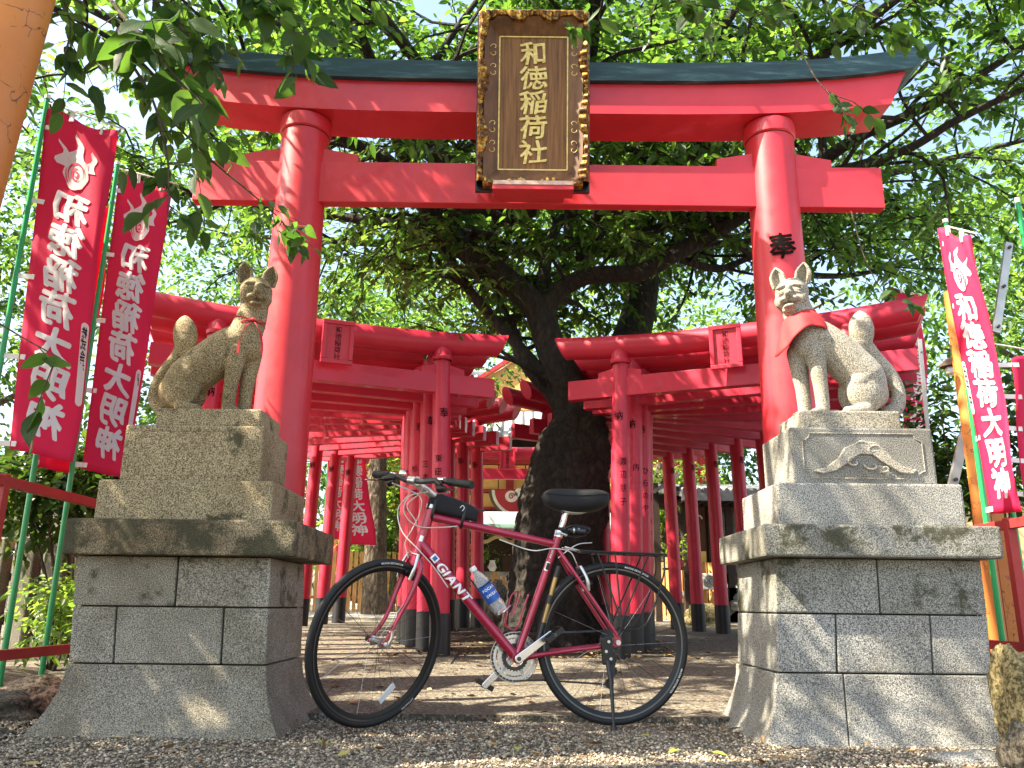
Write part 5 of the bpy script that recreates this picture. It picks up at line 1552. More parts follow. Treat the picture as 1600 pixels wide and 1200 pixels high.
GD = 'distant banners beyond the left tunnel'
banner('distant crimson banner beyond the left tunnel, next to the brown tree trunk', [(545, 668, 12.9), (566, 670, 13.1), (537, 850, 12.9), (586, 852, 13.1)], 0, 0, pole=(541, 780, 12.95), group=GD, detail=False)
banner('distant pale lettered banner beyond the left tunnel, farther left of two', [(514, 672, 12.6), (545, 672, 12.8), (508, 838, 12.6), (540, 846, 12.8)], 0, 0, pole=(510, 760, 12.62), group=GD, detail=False)

# ================================================================ RACKS, POSTS, FENCES
def rack(label, x, y0, y1, zt, zb, posts, group=None):
    t = thing('banner_rack', label, 'rack', (x, y0, 0), 0)
    for z in (zt, zb):
        b = B(); b.box(-.02, .02, 0, y1-y0, z-.022, z+.022); b.build('rail', REDR, t, .003)
    for y in posts:
        b = B(); b.box(-.021, .021, y-y0-.021, y-y0+.021, gz(y)-.1, zt+.03); b.build('post', REDR, t, .003)
    return t
z1 = at(75, 770, 3.9).z; z2 = at(50, 1020, 3.9).z; xr_ = at(0, 756, 3.55).x
rack('dull red steel rail frame holding the left banner poles', -2.16, 2.9, 4.62, z1, z2, (3.52, 4.6))
rack('dull red steel rail frame holding the right banner poles', 2.40, 3.3, 4.95, at(1560, 815, 3.9).z, at(1580, 1010, 4.1).z, (4.02, 4.9))
b_ = thing('rail_crosspiece', 'dull red cross rail joining the right rail frame to the yellow post', 'rail', (at(1482, 812, 4.1).x, 4.1, 0))
def orange_post(label, pt, r, ztop, lean=(0, 0), flat=False, z0=None):
    p = at(*pt); t = thing('orange_post', label, 'post', (p.x, p.y, gz(p.y)))
    b = B(); zt = ztop; zb = -.1 if z0 is None else z0
    if flat: b.box(-r, r, -.03, .03, zb, zt)
    else: b.tube([(lean[0]*(zb-p.z)/1.0, lean[1]*zb, zb), (lean[0]*(zt*.5-p.z), lean[1]*zt*.5, zt*.5), (lean[0]*(zt-p.z), lean[1]*zt, zt)], r, 24)
    b.build('post_shaft', ORANGE, t); return t
bpy.data.objects.remove(b_)
A_ = at(28, 0, 1.9); Z_ = at(-58, 300, 1.9); dd_ = (Z_-A_)/(Z_.z-A_.z); F0_ = A_+dd_*(-.1-A_.z); F1_ = A_+dd_*(3.6-A_.z)
t = thing('orange_post', 'thick weathered orange post leaning across the top left corner', 'post', F0_)
b = B(); b.tube([(0, 0, 0), (F1_-F0_)*.5, F1_-F0_], [.092, .085, .078], 28); b.build('post_shaft', ORANGE, t)
for z in (.15, 3.3):
    c = (F1_-F0_)*(z/3.7); b = B(); b.tube([c, c+dd_*.06], .094, 28); b.build('band', ORANGE, t)
t = orange_post('round orange post behind the right pedestal under the banners', (1541, 860, 4.45), .042, 2.25); b = B(); b.lathe([(.048, -.05), (.048, .03), (.043, .05)], 20); b.build('collar', REDR, t)
t = orange_post('flat orange board post beside the round orange post', (1571, 930, 4.5), .034, 1.05, flat=True); b = B(); b.box(-.052, -.036, -.02, .02, -.1, 1.0); b.build('edge_strip', REDR, t)
def strut(label, p, q, w_):
    a = at(*p); c = at(*q); t = thing('steel_strut', label, 'strut', a); b = B(); b.bar((0, 0, 0), c-a, w_, w_*.5, (0, 1, 0)); b.build('bar', STEEL, t)
    for f_ in (.06, .5, .94):
        m = (c-a)*f_; b = B(); b.tube([m+Vector((0, -w_*.6, 0)), m+Vector((0, w_*.6, 0))], w_*.22, 8); b.build('bolt', DGREY, t)
strut('thin grey steel upright behind the right fox tail', (1470, 900, 4.9), (1437, 530, 4.9), .022)
strut('slanting pale steel brace behind the right pedestal', (1488, 760, 4.75), (1526, 598, 4.75), .05)
strut('slanting pale steel brace high at the right edge, above the banners', (1556, 520, 5.2), (1576, 380, 5.2), .05)
# small lamp on the slanting brace
p = at(1484, 572, 4.9); t = thing('lamp', 'small brown lamp hanging beside the orange post', 'lamp', p)
b = B(); b.lathe([(.008, .05), (.02, .045), (.055, .01), (.058, -.005), (.05, -.008), (.02, 0)], 18); b.build('shade', simple('rusty brown metal', (.10, .05, .025), .6), t)
b = B(); b.sphere((0, 0, -.03), .03, 12, 8); b.build('bulb', simple('frosted glass', (.7, .68, .62), .3), t)
b = B(); b.tube([(0, 0, .045), (.06, .0, .06), (.16, 0, .05)], .008, 8); b.build('arm', DGREY, t)

# granite fence at the left with dark brown posts behind
def stone_fence():
    g = at(30, 1000, 6.6); t = thing('stone_fence', 'old granite post fence with brown timbers behind the left banner poles', 'fence', (g.x, 6.6, gz(6.6)))
    z1 = at(30, 838, 6.6).z-gz(6.6)
    BRW = simple('dark reddish timber', (.09, .03, .018), .8, var=.4)
    for i in range(11):
        x = -1.2+i*.235; b = B(); b.box(x-.075, x+.075, -.07, .07, -.1, z1+.02*random.uniform(-1, 1)); b.build('granite_post', GR_L, t, .012)
        b = B(); b.box(x+.09, x+.145, .10, .15, -.1, z1-.05); b.build('timber_post', BRW, t, .004)
    for z in (.25, .62): b = B(); b.box(-1.35, 1.3, .075, .095, z1*z, z1*z+.06); b.build('timber_rail', BRW, t)
stone_fence()
CREAM = simple('cream plaster', (.62, .46, .24), .9, var=.08, vs=1.2, bs=.15)
CREAM2 = simple('pale plaster', (.70, .62, .48), .9, var=.06, vs=1.2)
def wall(label, p0, p1, zt, mat, cap=None, dz=.25):
    (x0, y0), (x1, y1) = p0, p1; t = thing('plaster_wall', label, 'wall', ((x0+x1)/2, (y0+y1)/2, 0)); c = Vector(((x0+x1)/2, (y0+y1)/2, 0))
    b = B(); b.bar(Vector((x0, y0, (zt+dz)/2))-c, Vector((x1, y1, (zt+dz)/2))-c, .2, zt-dz); b.build('plaster', mat, t)
    b = B(); b.bar(Vector((x0, y0, dz/2+.1))-c, Vector((x1, y1, dz/2+.1))-c, .26, dz+.2); b.build('footing', GR_R, t)
    b = B(); b.bar(Vector((x0, y0, zt+.06))-c, Vector((x1, y1, zt+.06))-c, .42, .10); b.build('coping', cap or STEEL, t)
wall('cream plaster wall across the bright yard at the right edge', (7.2, 15.5), (18, 14.0), 2.35, CREAM, simple('grey tile', (.12, .12, .13), .5), .62)
wall('pale plaster wall far behind the granite fence at the left', (-16, 12.5), (-5.6, 14.5), 1.95, CREAM2, simple('grey tile', (.12, .12, .13), .5), .45)

# picket fences of orange boards
PICK = woodmat('orange cedar boards', (.42, .20, .06), (.66, .38, .13), (20, 20, 2), .7)
def picket(label, p0, p1, n, h, w_=.06, gap=True):
    a = Vector((*p0, gz(p0[1]))); c = Vector((*p1, gz(p1[1]))); t = thing('picket_fence', label, 'fence', a); d = (c-a); u = d.normalized(); an = math.atan2(d.y, d.x)
    for i in range(n):
        p = d*(i/(n-1)); b = B(); b.box(-w_/2, w_/2, -.012, .012, 0.02, h); o = b.build('slat', PICK, t); o.location = p; o.rotation_euler = (0, 0, an)
    for z in (h*.25, h*.78):
        b = B(); b.bar(Vector((0, .03, z)), d+Vector((0, .03, z)), .03, .05); b.build('rail', PICK, t)
    for f_ in (0, .33, .66, 1):
        b = B(); b.box(-.045, .045, .03, .11, -.05, h+.08); o = b.build('fence_post', PICK, t); o.location = d*f_; o.rotation_euler = (0, 0, an)
picket('orange slatted fence behind the left tunnel, near the brown trunk', (-3.9, 13.9), (-1.35, 14.5), 30, 1.0)
picket('low orange slatted fence in front of the shrine altar', (-1.2, 15.6), (1.6, 15.6), 32, .62)
picket('yellow board fence seen through the rear bicycle wheel', (2.05, 12.9), (3.0, 12.3), 13, .85, .07)

# ================================================================ SHRINE HALL AND WOODEN BUILDING
REDH = red_paint('hall vermilion', (.46, .016, .03), .5, .5); YEL = simple('orange yellow panel', (.88, .46, .14), .6, var=.06, vs=1.0)
TILE = simple('pale grey roof tile', (.42, .43, .45), .45, var=.2, vs=2)
DARKW = simple('dark interior wood', (.035, .018, .010), .8, var=.4)
def hall():
    Y = 17.0; g = gz(Y)
    t = thing('shrine_hall', 'vermilion and yellow shrine hall with pale tiled roof, beyond the tree', 'shrine hall', (0, Y, g))
    def zz(y): return at(790, y, Y).z-g
    x0, x1 = -3.6, 4.2
    zs = {k: zz(k) for k in (690, 706, 726, 737, 743, 765, 770, 793, 800)}
    # posts
    for x in (-3.5, -1.9, -.02, 1.9, 3.9):
        b = B(); b.tube([(x, 0, -.1), (x, 0, zs[706])], .10 if x != -.02 else .085, 14)
        if x != -.02: b.build('column', REDH, t)
        else:
            b = B(); b.box(x-.08, x+.08, -.06, .06, zs[793], zs[726]); b.build('strut_post', REDH, t)
    for a, c, y in ((726, 706, .0), (743, 737, .02), (770, 765, .02)):
        b = B(); b.box(x0, x1, -.09+y, .09, zs[a], zs[c]); b.build('beam', REDH, t)
    b = B(); b.box(x0, x1, -.08, .08, zs[793]-.05, zs[793]+.0); b.build('beam', REDH, t)
    for za, zc in ((737, 726), (765, 743), (793, 770)):
        n = 14
        for i in range(n):
            xa = fr(x0, x1, i/n)+.01; xb = fr(x0, x1, (i+1)/n)-.01
            if abs((xa+xb)/2+.02) < .02: continue
            b = B(); b.box(xa, xb, -.0, .03, zs[za]+.012, zs[zc]-.012); b.build('panel', YEL, t)
    # roof with rows of round tiles and curved eave
    ze = zs[706]+.05; roof = link(bpy.data.objects.new('roof', None), t)
    b = B(); b.hexa([(x0-1, -1.1, ze), (x1+1, -1.1, ze), (x1+.3, 3, ze+2.3), (x0-.3, 3, ze+2.3), (x0-1, -1.1, ze+.08), (x1+1, -1.1, ze+.08), (x1+.3, 3, ze+2.4), (x0-.3, 3, ze+2.4)]); b.build('roof_slope', TILE, roof)
    for i in range(46):
        f_ = (i+.5)/46; xa = fr(x0-1, x1+1, f_); xb = fr(x0-.3, x1+.3, f_)
        b = B(); b.tube([(xa, -1.12, ze+.09), (xb, 2.98, ze+2.42)], .05, 8); b.build('roll_tile', TILE, roof)
    b = B(); b.tube([(x0-.4, 3, ze+2.5), (x1+.4, 3, ze+2.5)], .14, 12); b.build('ridge', TILE, roof)
    # orange lit gable porch above
    gb = at(800, 640, 16.2).z-g
    b = B(); b.prism([(-1.3, gb-.1), (1.6, gb-.1), (1.5, gb+.1), (.2, gb+1.0), (-1.2, gb+.1)], -1.2, -1.05); b.build('gable_board', YEL, t)
    b = B(); b.bar((-1.6, -1.22, gb-.12), (.2, -1.22, gb+1.08), .08, .14, (0, 1, 0)); b.bar((.2, -1.22, gb+1.08), (1.9, -1.22, gb-.12), .08, .14, (0, 1, 0)); b.build('barge_board', REDH, t, kind='stuff')
    # fan shaped festoon cloth with a spiral crest
    c = at(800, 772, Y-.3); c = Vector((c.x, -.32, c.z-g)); f = link(bpy.data.objects.new('festoon_cloth', None), t)
    W = simple('white festoon', (.72, .62, .52), .8)
    def half(r, y, mat, nm, rz=.95):
        pl = [(c.x+.15+r*math.cos(a), c.z+.08+r*rz*math.sin(a)) for a in [math.pi+math.pi*i/16 for i in range(17)]]
        b = B(); b.prism(pl, c.y+y, c.y+y+.006); b.build(nm, mat, f)
    half(.62, .012, simple('black and gold trim', (.10, .06, .03), .6), 'trim'); half(.56, .004, W, 'border'); half(.50, -.004, REDH, 'crimson_field')
    for (dx, dz, r) in ((-.16, -.13, .13), (.20, -.13, .13), (.0, -.05, .1)):
        pl = [(c.x+.15+dx+r*math.cos(a), c.z+.08+dz+r*math.sin(a)*.9) for a in [2*math.pi*i/16 for i in range(16)]]; b = B(); b.prism(pl, c.y-.011, c.y-.006); b.build('crest', W, f)
    for (dx, dz, r0) in ((.20, -.13, .075), (-.16, -.13, .065)):
        pts = [(c.x+.15+dx+(r0*(1-i/30))*math.cos(i*.35), c.y-.014, c.z+.08+dz+(r0*(1-i/30))*math.sin(i*.35)) for i in range(26)]
        b = B(); b.tube(pts, .012, 6); b.build('spiral', REDH, f)
    # bright canopy edge, altar below
    zc = zs[800]; b = B(); b.box(x0+1.2, x1-1.2, -.9, .5, zc-.33, zc-.09); b.build('white_valance', simple('white metal fascia', (.8, .8, .8), .5), t)
    b = B(); b.box(x0+1.2, x1-1.2, -.95, -.905, zc-.40, zc-.33); b.build('gutter', simple('green gutter', (.25, .42, .36), .5), t)
    zi = zc-.42
    b = B(); b.box(x0+.3, x1-.3, 1.2, 1.25, .0, zc); b.build('back_wall', DARKW, t)
    b = B(); b.box(-2.0, -.72, -.35, -.25, .35, zi-.25); b.build('orange_wall', simple('orange brown wood', (.52, .16, .05), .6, var=.15), t)
    for i in range(7):
        z = .45+i*(zi-.75)/7; b = B(); b.box(-2.0, -.72, -.37, -.351, z, z+.02); b.build('board_line', DARKW, t)
    b = B(); b.box(-.68, 1.6, -.2, .6, .0, .62); b.build('offering_table', simple('grey stone step', (.45, .43, .42), .8), t)
    b = B(); b.box(-.6, 1.4, -.1, .4, .625, .70); b.build('step', simple('pale step', (.6, .58, .56), .8), t)
    b = B(); b.box(-.15, .5, -.15, .25, .70, 1.02); b.build('offering_box', DARKW, t, .01)
    for i in range(6): b = B(); b.box(-.13+.1*i, -.09+.1*i, -.16, .2, 1.021, 1.04); b.build('slat', simple('worn wood', (.3, .2, .12), .8), t)
    for x in (-.35, .75):
        b = B(); b.lathe([(.05, .705), (.09, .78), (.05, .9), (.07, .92)], 14, (x, -.1, 0)); b.build('vase', simple('white porcelain', (.75, .75, .78), .2), t)
    pts = curve_pts([(-.75+.25*i, -.5, zi-.12-.10*(i % 2)) for i in range(10)], 5); b = B(); b.tube(pts, .035, 8); b.build('straw_rope', simple('straw', (.50, .38, .2), .9), t)
    b = B(); pts = [(.28+.01*math.sin(i), -.55, zs[793]-.05-i*.1) for i in range(17)]; b.tube(pts, .035, 8); b.build('bell_rope', simple('rope brown', (.40, .24, .13), .9, var=.3, vs=20), t)
    b = B(); b.sphere((.28, -.55, zs[793]+.02), .10, 14, 10); b.build('bell', simple('dark bronze', (.06, .04, .03), .4, .8), t)
    rg = np.random.default_rng(5)
    for x in (-.35, .75):
        blob_leaves('offering_sprig', [(x, -.1, 1.12, .16, .14, .2)], 120, .07, LEAF_B, t, rg)
    b = B(); b.box(x0-1, x1+1, -1.3, 5, -.12, .03); b.build('stone_floor', simple('hall stone floor', (.42, .40, .38), .8), t)
    b = B(); b.box(x0-.4, x1+.4, 2.9, 3.0, 0, ze+2.2); b.build('rear_wall', DARKW, t)
hall()
# lone torii in front of the hall
lt = small_torii('lone small red torii with a name plaque, in front of the shrine hall', None, None, True, 1); p = at(792, 800, 13.4)
lt.location = (p.x, 13.4, gz(13.4))
def wooden_building():
    Y = 12.6; g = gz(Y); t = thing('wooden_pavilion', 'old dark wooden pavilion with lattice doors and grey tiled roof, behind the right tunnel', 'pavilion', (0, Y, g))
    X = lambda x: at(x, 860, Y).x
    Z = lambda y: at(1100, y, Y).z-g
    TILE = simple('dark grey roof tile', (.13, .135, .15), .5, var=.3, vs=2); W1 = woodmat('aged brown boards', (.05, .022, .010), (.17, .08, .035), (14, 14, 1.2), .75); W2 = simple('dark lattice wood', (.03, .016, .010), .7, var=.3)
    xa, xb = X(1078), X(1240)
    n = 12
    for i in range(n):
        a = fr(xa, xb, i/n)+.004; c = fr(xa, xb, (i+1)/n)-.004; b = B(); b.box(a, c, 0, .05, Z(912), Z(786)); b.build('wall_board', W1, t)
    for x in (1079, 1112, 1140, 1182): b = B(); b.box(X(x)-.05, X(x)+.05, -.05, .04, 0, Z(780)); b.build('column', W2, t)
    for (u0, u1) in ((1114, 1138), (1146, 1178)):
        e = link(bpy.data.objects.new('lattice_door', None), t)
        b = B(); b.box(X(u0), X(u1), -.022, -.008, Z(895), Z(794)); b.build('pane', simple('dusty dark glass', (.05, .045, .04), .2), e)
        for k in range(5): z = fr(Z(895), Z(794), k/4); b = B(); b.box(X(u0), X(u1), -.04, -.024, z-.012, z+.012); b.build('bar', W1, e)
        for k in range(4): x = fr(X(u0), X(u1), k/3); b = B(); b.box(x-.012, x+.012, -.044, -.041, Z(895), Z(794)); b.build('bar', W1, e)
    b = B(); b.box(X(1093), X(1101), -.09, -.055, Z(900), Z(862)); b.build('yellow_board', simple('yellow board', (.75, .55, .12), .6), t)
    b = B(); pts = [(X(1092)+.05*math.cos(a), -.08, Z(812)+.05*math.sin(a)) for a in [math.pi*i/10 for i in range(11)]]+[(X(1092)-.05, -.08, Z(842))]; b.tube(pts, .012, 8); b.build('white_pipe', WHITEP, t)
    # roof, seen from below
    e = link(bpy.data.objects.new('roof', None), t); z0 = Z(786)
    b = B(); b.hexa([(xa-.25, -.75, z0), (xb+.4, -.75, z0), (xb+.4, 1.6, z0+.38), (xa-.25, 1.6, z0+.38), (xa-.25, -.75, z0+.07), (xb+.4, -.75, z0+.07), (xb+.4, 1.6, z0+.45), (xa-.25, 1.6, z0+.45)]); b.build('roof_slope', TILE, e)
    b = B(); b.box(xa-.25, xb+.4, -.80, -.755, z0-.06, z0+.05); b.build('eave_board', TILE, e)
    for i in range(22):
        x = fr(xa-.2, xb+.35, i/21); b = B(); b.tube([(x, -.78, z0+.09), (x, 1.6, z0+.49)], .035, 8); b.build('roll_tile', TILE, e)
    for i in range(16):
        x = fr(xa-.2, xb+.35, i/15); b = B(); b.box(x-.02, x+.02, -.7, 0, z0-.06, z0-.005); b.build('rafter', W2, e)
    # gate with curved brace on the left
    for x in (1022, 1066): b = B(); b.box(X(x)-.045, X(x)+.045, -.3, -.2, 0, Z(760)); b.build('gate_post', W2, t)
    b = B(); b.box(X(1010), X(1090), -.29, -.21, Z(790), Z(778)); b.build('gate_beam', W2, t)
    arc = []
    for i in range(11): a = math.pi*.5*i/10; arc.append((X(1024)+(X(1066)-X(1024))*math.sin(a), -.24, Z(792)-(Z(792)-Z(845))*(1-math.cos(a))))
    b = B(); b.tube(arc, .06, 8); b.build('curved_brace', W2, t)
    b = B(); b.bar((X(1018), -.4, Z(775)), (X(1052), -.4, Z(752)), .5, .05); b.build('lean_to_roof', TILE, t)
    for k in range(5): z = fr(Z(880), Z(810), k/4); b = B(); b.box(X(1060), X(1072), -.19, -.17, z, z+.012); b.build('ladder_bar', W1, t)
    # rubble footing
    for i in range(26):
        x = fr(X(1070), X(1230), i/25)+random.uniform(-.03, .03); zc = fr(.06, Z(925), random.random())
        rock_mesh('footing_stone', (x, -.14+random.uniform(-.05, .05), zc), (.10, .09, .075), i, GR_R, t)
    b = B(); b.box(X(1070), X(1240), -.05, .3, 0, Z(918)); b.build('footing_core', MORTAR, t)
    return t, X, Z, Y, g
def rock_mesh(name, c, s, seed, mat, parent=None, sub=2):
    bm = bmesh.new(); bmesh.ops.create_icosphere(bm, subdivisions=sub, radius=1)
    for v in bm.verts:
        d = 1+.38*noise.noise(v.co*1.2+Vector((seed*3.1, 0, 0)))+.14*noise.noise(v.co*3.4+Vector((0, seed*1.7, 0)))+(.06*noise.noise(v.co*8) if sub > 2 else 0)
        v.co = Vector((v.co.x*s[0]*d, v.co.y*s[1]*d, v.co.z*s[2]*d))
    me = bpy.data.meshes.new(name); bm.to_mesh(me); bm.free(); me.materials.append(mat)
    if sub > 2: me.polygons.foreach_set('use_smooth', [True]*len(me.polygons))
    o = link(bpy.data.objects.new(name, me), parent); o.location = c; return o
WT, WX, WZ, WY, WG = wooden_building()
# planter shelf with a small plant, air conditioner
t = thing('planter_box', 'dark red planter box with a small bush, on the pavilion gate', 'planter', (WX(1052), WY-.45, WG+WZ(890)))
b = B(); b.box(-.16, .16, -.07, .07, 0, .11); b.build('box', simple('maroon planter', (.14, .02, .03), .6), t, .006)
b = B(); b.box(-.24, .2, -.09, .09, -.03, -.002); b.build('shelf', DARKW, t)
blob_leaves('foliage', [(-.02, 0, .22, .17, .1, .13)], 260, .05, LEAF_B, t, np.random.default_rng(3))
t = thing('air_conditioner', 'small white air conditioner unit at the foot of the pavilion', 'air conditioner', (WX(1097), WY-.45, WG+WZ(922)))
b = B(); b.box(-.17, .17, -.08, .08, 0, .22); b.build('casing', simple('off white metal', (.62, .62, .6), .5), t, .01)
b = B(); b.lathe([(.001, -.0835), (.085, -.0835), (.09, -.081)], 20, (-.04, 0, .11), 'y'); b.build('fan_grille', DGREY, t)
for k in range(4): b = B(); b.torus(.02+.02*k, .002, 20, 5, (-.04, -.086, .11)); b.build('grille_ring', STEEL, t)
# ---- rocks
MOSSR = granite('mossy yellow rock', (.25, .20, .10), (.09, .07, .02), (.06, .07, .015), .9, .3, 60)
DARKR = granite('dark damp rock', (.12, .10, .075), (.03, .025, .02), (.05, .045, .02), .8, .2, 60)
def rock(label, px, Y, z, s, seed, mat, name='rock'):
    p = at(px[0], px[1], Y); o = rock_mesh(name, (p.x, Y, z), s, seed, mat, None, 4); tag(o, label, 'rock'); return o
rock('tall mossy yellow rock at the right edge beside the right pedestal', (1592, 1080), 3.25, .13, (.085, .12, .24), 3, MOSSR)
rock('dark rock under the mossy yellow rock at the right edge', (1600, 1150), 3.0, .03, (.07, .10, .09), 5, DARKR)
rock('flat grey stone lying at the foot of the right pedestal', (1512, 1178), 3.13, -.02, (.15, .07, .042), 7, GR_R)
rock('broad dark rock edging the bed at the left, nearest the camera', (-6, 1075), 4.0, -.02, (.24, .24, .10), 11, DARKR)
rock('pale brown rock between the green pole feet', (58, 1045), 4.2, .05, (.20, .15, .08), 12, granite('pale brown rock', (.36, .26, .17), (.12, .08, .05), (.1, .07, .04), .6, .2, 60))
rock('small reddish rock right of the green pole feet', (92, 1052), 4.1, .03, (.10, .10, .07), 14, granite('reddish rock', (.25, .13, .08), (.08, .04, .03), (.1, .07, .04), .6, .2, 60))
rock('low dark rock at the bottom of the left bed', (-60, 1120), 3.5, -.05, (.2, .2, .08), 16, DARKR)
rock('mossy boulder behind the rear pillars of the right tunnel', (1100, 950), 11.6, gz(11.6)+.08, (.32, .2, .2), 18, MOSSR)
rock('dark block of stone beside the trunk of the big tree', (778, 905), 11.5, gz(11.5)+.22, (.16, .16, .34), 19, DARKR)

# ================================================================ TREES
rg = np.random.default_rng(11)
# openings in the canopy through which the sun reaches the place
GAPS = [((.95, 3.9, 1.30), .22), ((1.0, 3.95, .9), .06), ((-1.45, 4.9, 2.2), .16), ((-1.5, 3.8, 1.75), .12), ((1.35, 3.5, .2), .08), ((.3, 2.95, 0), .22), ((-.3, 3.05, 0), .16), ((1.1, 3.0, 0), .14),
        ((-.6, 4.9, 0), .26), ((.4, 5.0, 0), .30), ((-.2, 5.8, 0), .22), ((.9, 4.5, 0), .18), ((-1.0, 4.4, 0), .14), ((0, 4.3, 0), .12), ((2.3, 4.9, 3.2), .25), ((1.75, 5, 2.4), .14), ((-.6, 6.6, 1.4), .10), ((1.0, 6.5, 1.2), .10), ((.5, 7.6, .1), .2), ((-.6, 7.8, .1), .2), ((-1.9, 6.5, 2.7), .25)]
def sunlit(p, extra=.16):
    for c, r in GAPS:
        d = p-Vector(c)
        if (d-SUN_DIR*d.dot(SUN_DIR)).length < r+extra: return True
    return False
def big_tree():
    t = thing('cherry_tree', 'great old cherry tree with dark leaning trunk, behind the bicycle saddle', 'tree', (0, 0, 0))
    b = B(); n = 28; pts = curve_pts([at(x, y, 8.0) for x, y in ((856, 1022), (856, 960), (862, 880), (876, 785), (892, 705), (905, 650), (905, 615))], 6)
    rs = lerp_list([.52, .43, .42, .42, .37, .235, .19], len(pts)); vs = []; fs = []
    for i, (p, r) in enumerate(zip(pts, rs)):
        for k in range(n):
            a = 2*math.pi*k/n; flare = max(0, 1-i/8)
            rr = r*(1+.10*math.sin(a*3+i*.12)+.05*math.sin(a*7+i*.25)+.16*flare*math.sin(a*5+1)+.06*noise.noise(Vector((math.cos(a)*2, math.sin(a)*2, i*.4))))
            vs.append((p.x+rr*math.cos(a), p.y+rr*math.sin(a), p.z-(.1 if i == 0 else 0)))
    for i in range(len(pts)-1):
        for k in range(n): fs.append((i*n+k, i*n+(k+1) % n, (i+1)*n+(k+1) % n, (i+1)*n+k))
    b.add(vs, fs, True); o = b.build('trunk', BARK, t)
    # bark ridges and burls, real relief
    md = o.modifiers.new('sub', 'SUBSURF'); md.levels = 2; md.render_levels = 2
    tx = bpy.data.textures.new('bark relief', 'CLOUDS'); tx.noise_scale = .09; tx.noise_depth = 3
    dm = o.modifiers.new('d', 'DISPLACE'); dm.texture = tx; dm.strength = .10; dm.mid_level = .5; dm.texture_coords = 'LOCAL'
    vis = [
        [(905, 660, 8.0, .26), (884, 595, 8.0, .22), (858, 535, 8.0, .185), (838, 482, 8.0, .165), (785, 432, 7.95, .155), (722, 386, 7.9, .145), (682, 345, 7.9, .13), (652, 290, 7.6, .12), (628, 225, 7.2, .11), (600, 150, 6.8, .08), (560, 50, 6.3, .06), (500, -80, 5.8, .04)],
        [(905, 665, 8.0, .19), (862, 615, 8.0, .095), (838, 590, 8.0, .08), (812, 552, 8.0, .08), (806, 520, 8.1, .045), (780, 470, 8.2, .03)],
        [(842, 490, 8.0, .14), (880, 450, 8.0, .115), (925, 430, 7.95, .105), (1000, 425, 7.9, .105), (1062, 392, 7.8, .105), (1122, 360, 7.7, .10), (1180, 322, 7.4, .09), (1260, 270, 7.0, .08), (1340, 215, 6.6, .06), (1460, 160, 6.2, .045), (1620, 60, 5.8, .03)],
        [(1240, 282, 7.05, .07), (1330, 262, 6.7, .055), (1420, 232, 6.4, .045), (1500, 185, 6.1, .04), (1640, 120, 5.7, .025)],
        [(912, 665, 8.05, .22), (945, 600, 8.7, .25), (985, 530, 9.5, .27), (1006, 440, 10.0, .23), (996, 380, 10.0, .18), (985, 330, 10.0, .15), (985, 250, 10, .12), (1005, 140, 9.8, .08), (1030, 0, 9.5, .05)],
        [(862, 600, 8.0, .08), (806, 536, 8.0, .07), (756, 482, 8.0, .065), (724, 440, 8.0, .06), (698, 396, 8.0, .05), (655, 350, 7.8, .035), (560, 330, 7.5, .02)],
        [(1045, 398, 8.1, .06), (1120, 420, 8.4, .05), (1180, 400, 8.6, .04), (1300, 370, 9.0, .025)],
        [(652, 290, 7.6, .07), (640, 180, 7.4, .06), (690, 80, 7.3, .045), (760, -20, 7.2, .03)],
        [(842, 480, 8.0, .09), (862, 370, 8.3, .07), (900, 300, 8.7, .06), (880, 180, 8.6, .045), (900, 0, 8.5, .03)],
        [(720, 386, 8.1, .06), (600, 240, 8.6, .05), (450, 210, 8.8, .04), (330, 240, 9.0, .025)],
        [(1122, 360, 7.7, .06), (1220, 420, 8.4, .05), (1330, 430, 8.8, .035), (1450, 400, 9.2, .02)],
    ]
    limbs = [px_limb([(x, y, Y, r*.84) for x, y, Y, r in P]) for P in vis]
    c = (.55, 8.1, 3.4)
    for e in ((-4.6, 5.4, 5.6), (-5.6, 8.6, 5.3), (-4.8, 11.8, 6.0), (-1.6, 12.6, 6.6), (2.2, 12.8, 6.6), (5.2, 11.6, 6.0), (5.8, 8.2, 5.6), (4.2, 4.6, 5.8), (.8, 4.4, 6.4), (-2.4, 4.0, 6.0), (.8, 8.4, 7.6), (-2.8, 8, 7.0), (3.2, 9, 7.0), (-3.4, 6.4, 6.6), (2.6, 6.2, 6.6)):
        m = tuple(fr(a, b_, .5)+(.35 if i == 2 else 0) for i, (a, b_) in enumerate(zip(c, e)))
        limbs.append(w_limb([(c[0]+(e[0]-c[0])*.12, c[1]+(e[1]-c[1])*.12, c[2]+.9, .055), (*m, .05), (*e, .022)], 9))
    def keep(p):      # leave the crown thin low down, open under about 3 m
        if p.z < 2.7+.10*abs(p.x) or sunlit(p): return False
        if p.z < 3.9 and noise.noise(Vector((p.x*.9, p.y*.9, p.z*1.3))) < .0: return False
        return noise.noise(Vector((p.x*.55+5, p.y*.55, p.z*.7))) > -.30
    tubes, T0, TD, TL = grow(limbs, rg, .20, (.9, 2.1), .14, keep, .20, .080)
    n = tree_parts(t, limbs, tubes, T0, TD, TL, rg, .098, LEAF_A, BARK, .042)
    print('big tree leaves', n)
    t2 = [o for o in t.children if o.name.startswith('trunk')]
    for o in t2[1:]: o.name = 'limb'
big_tree()

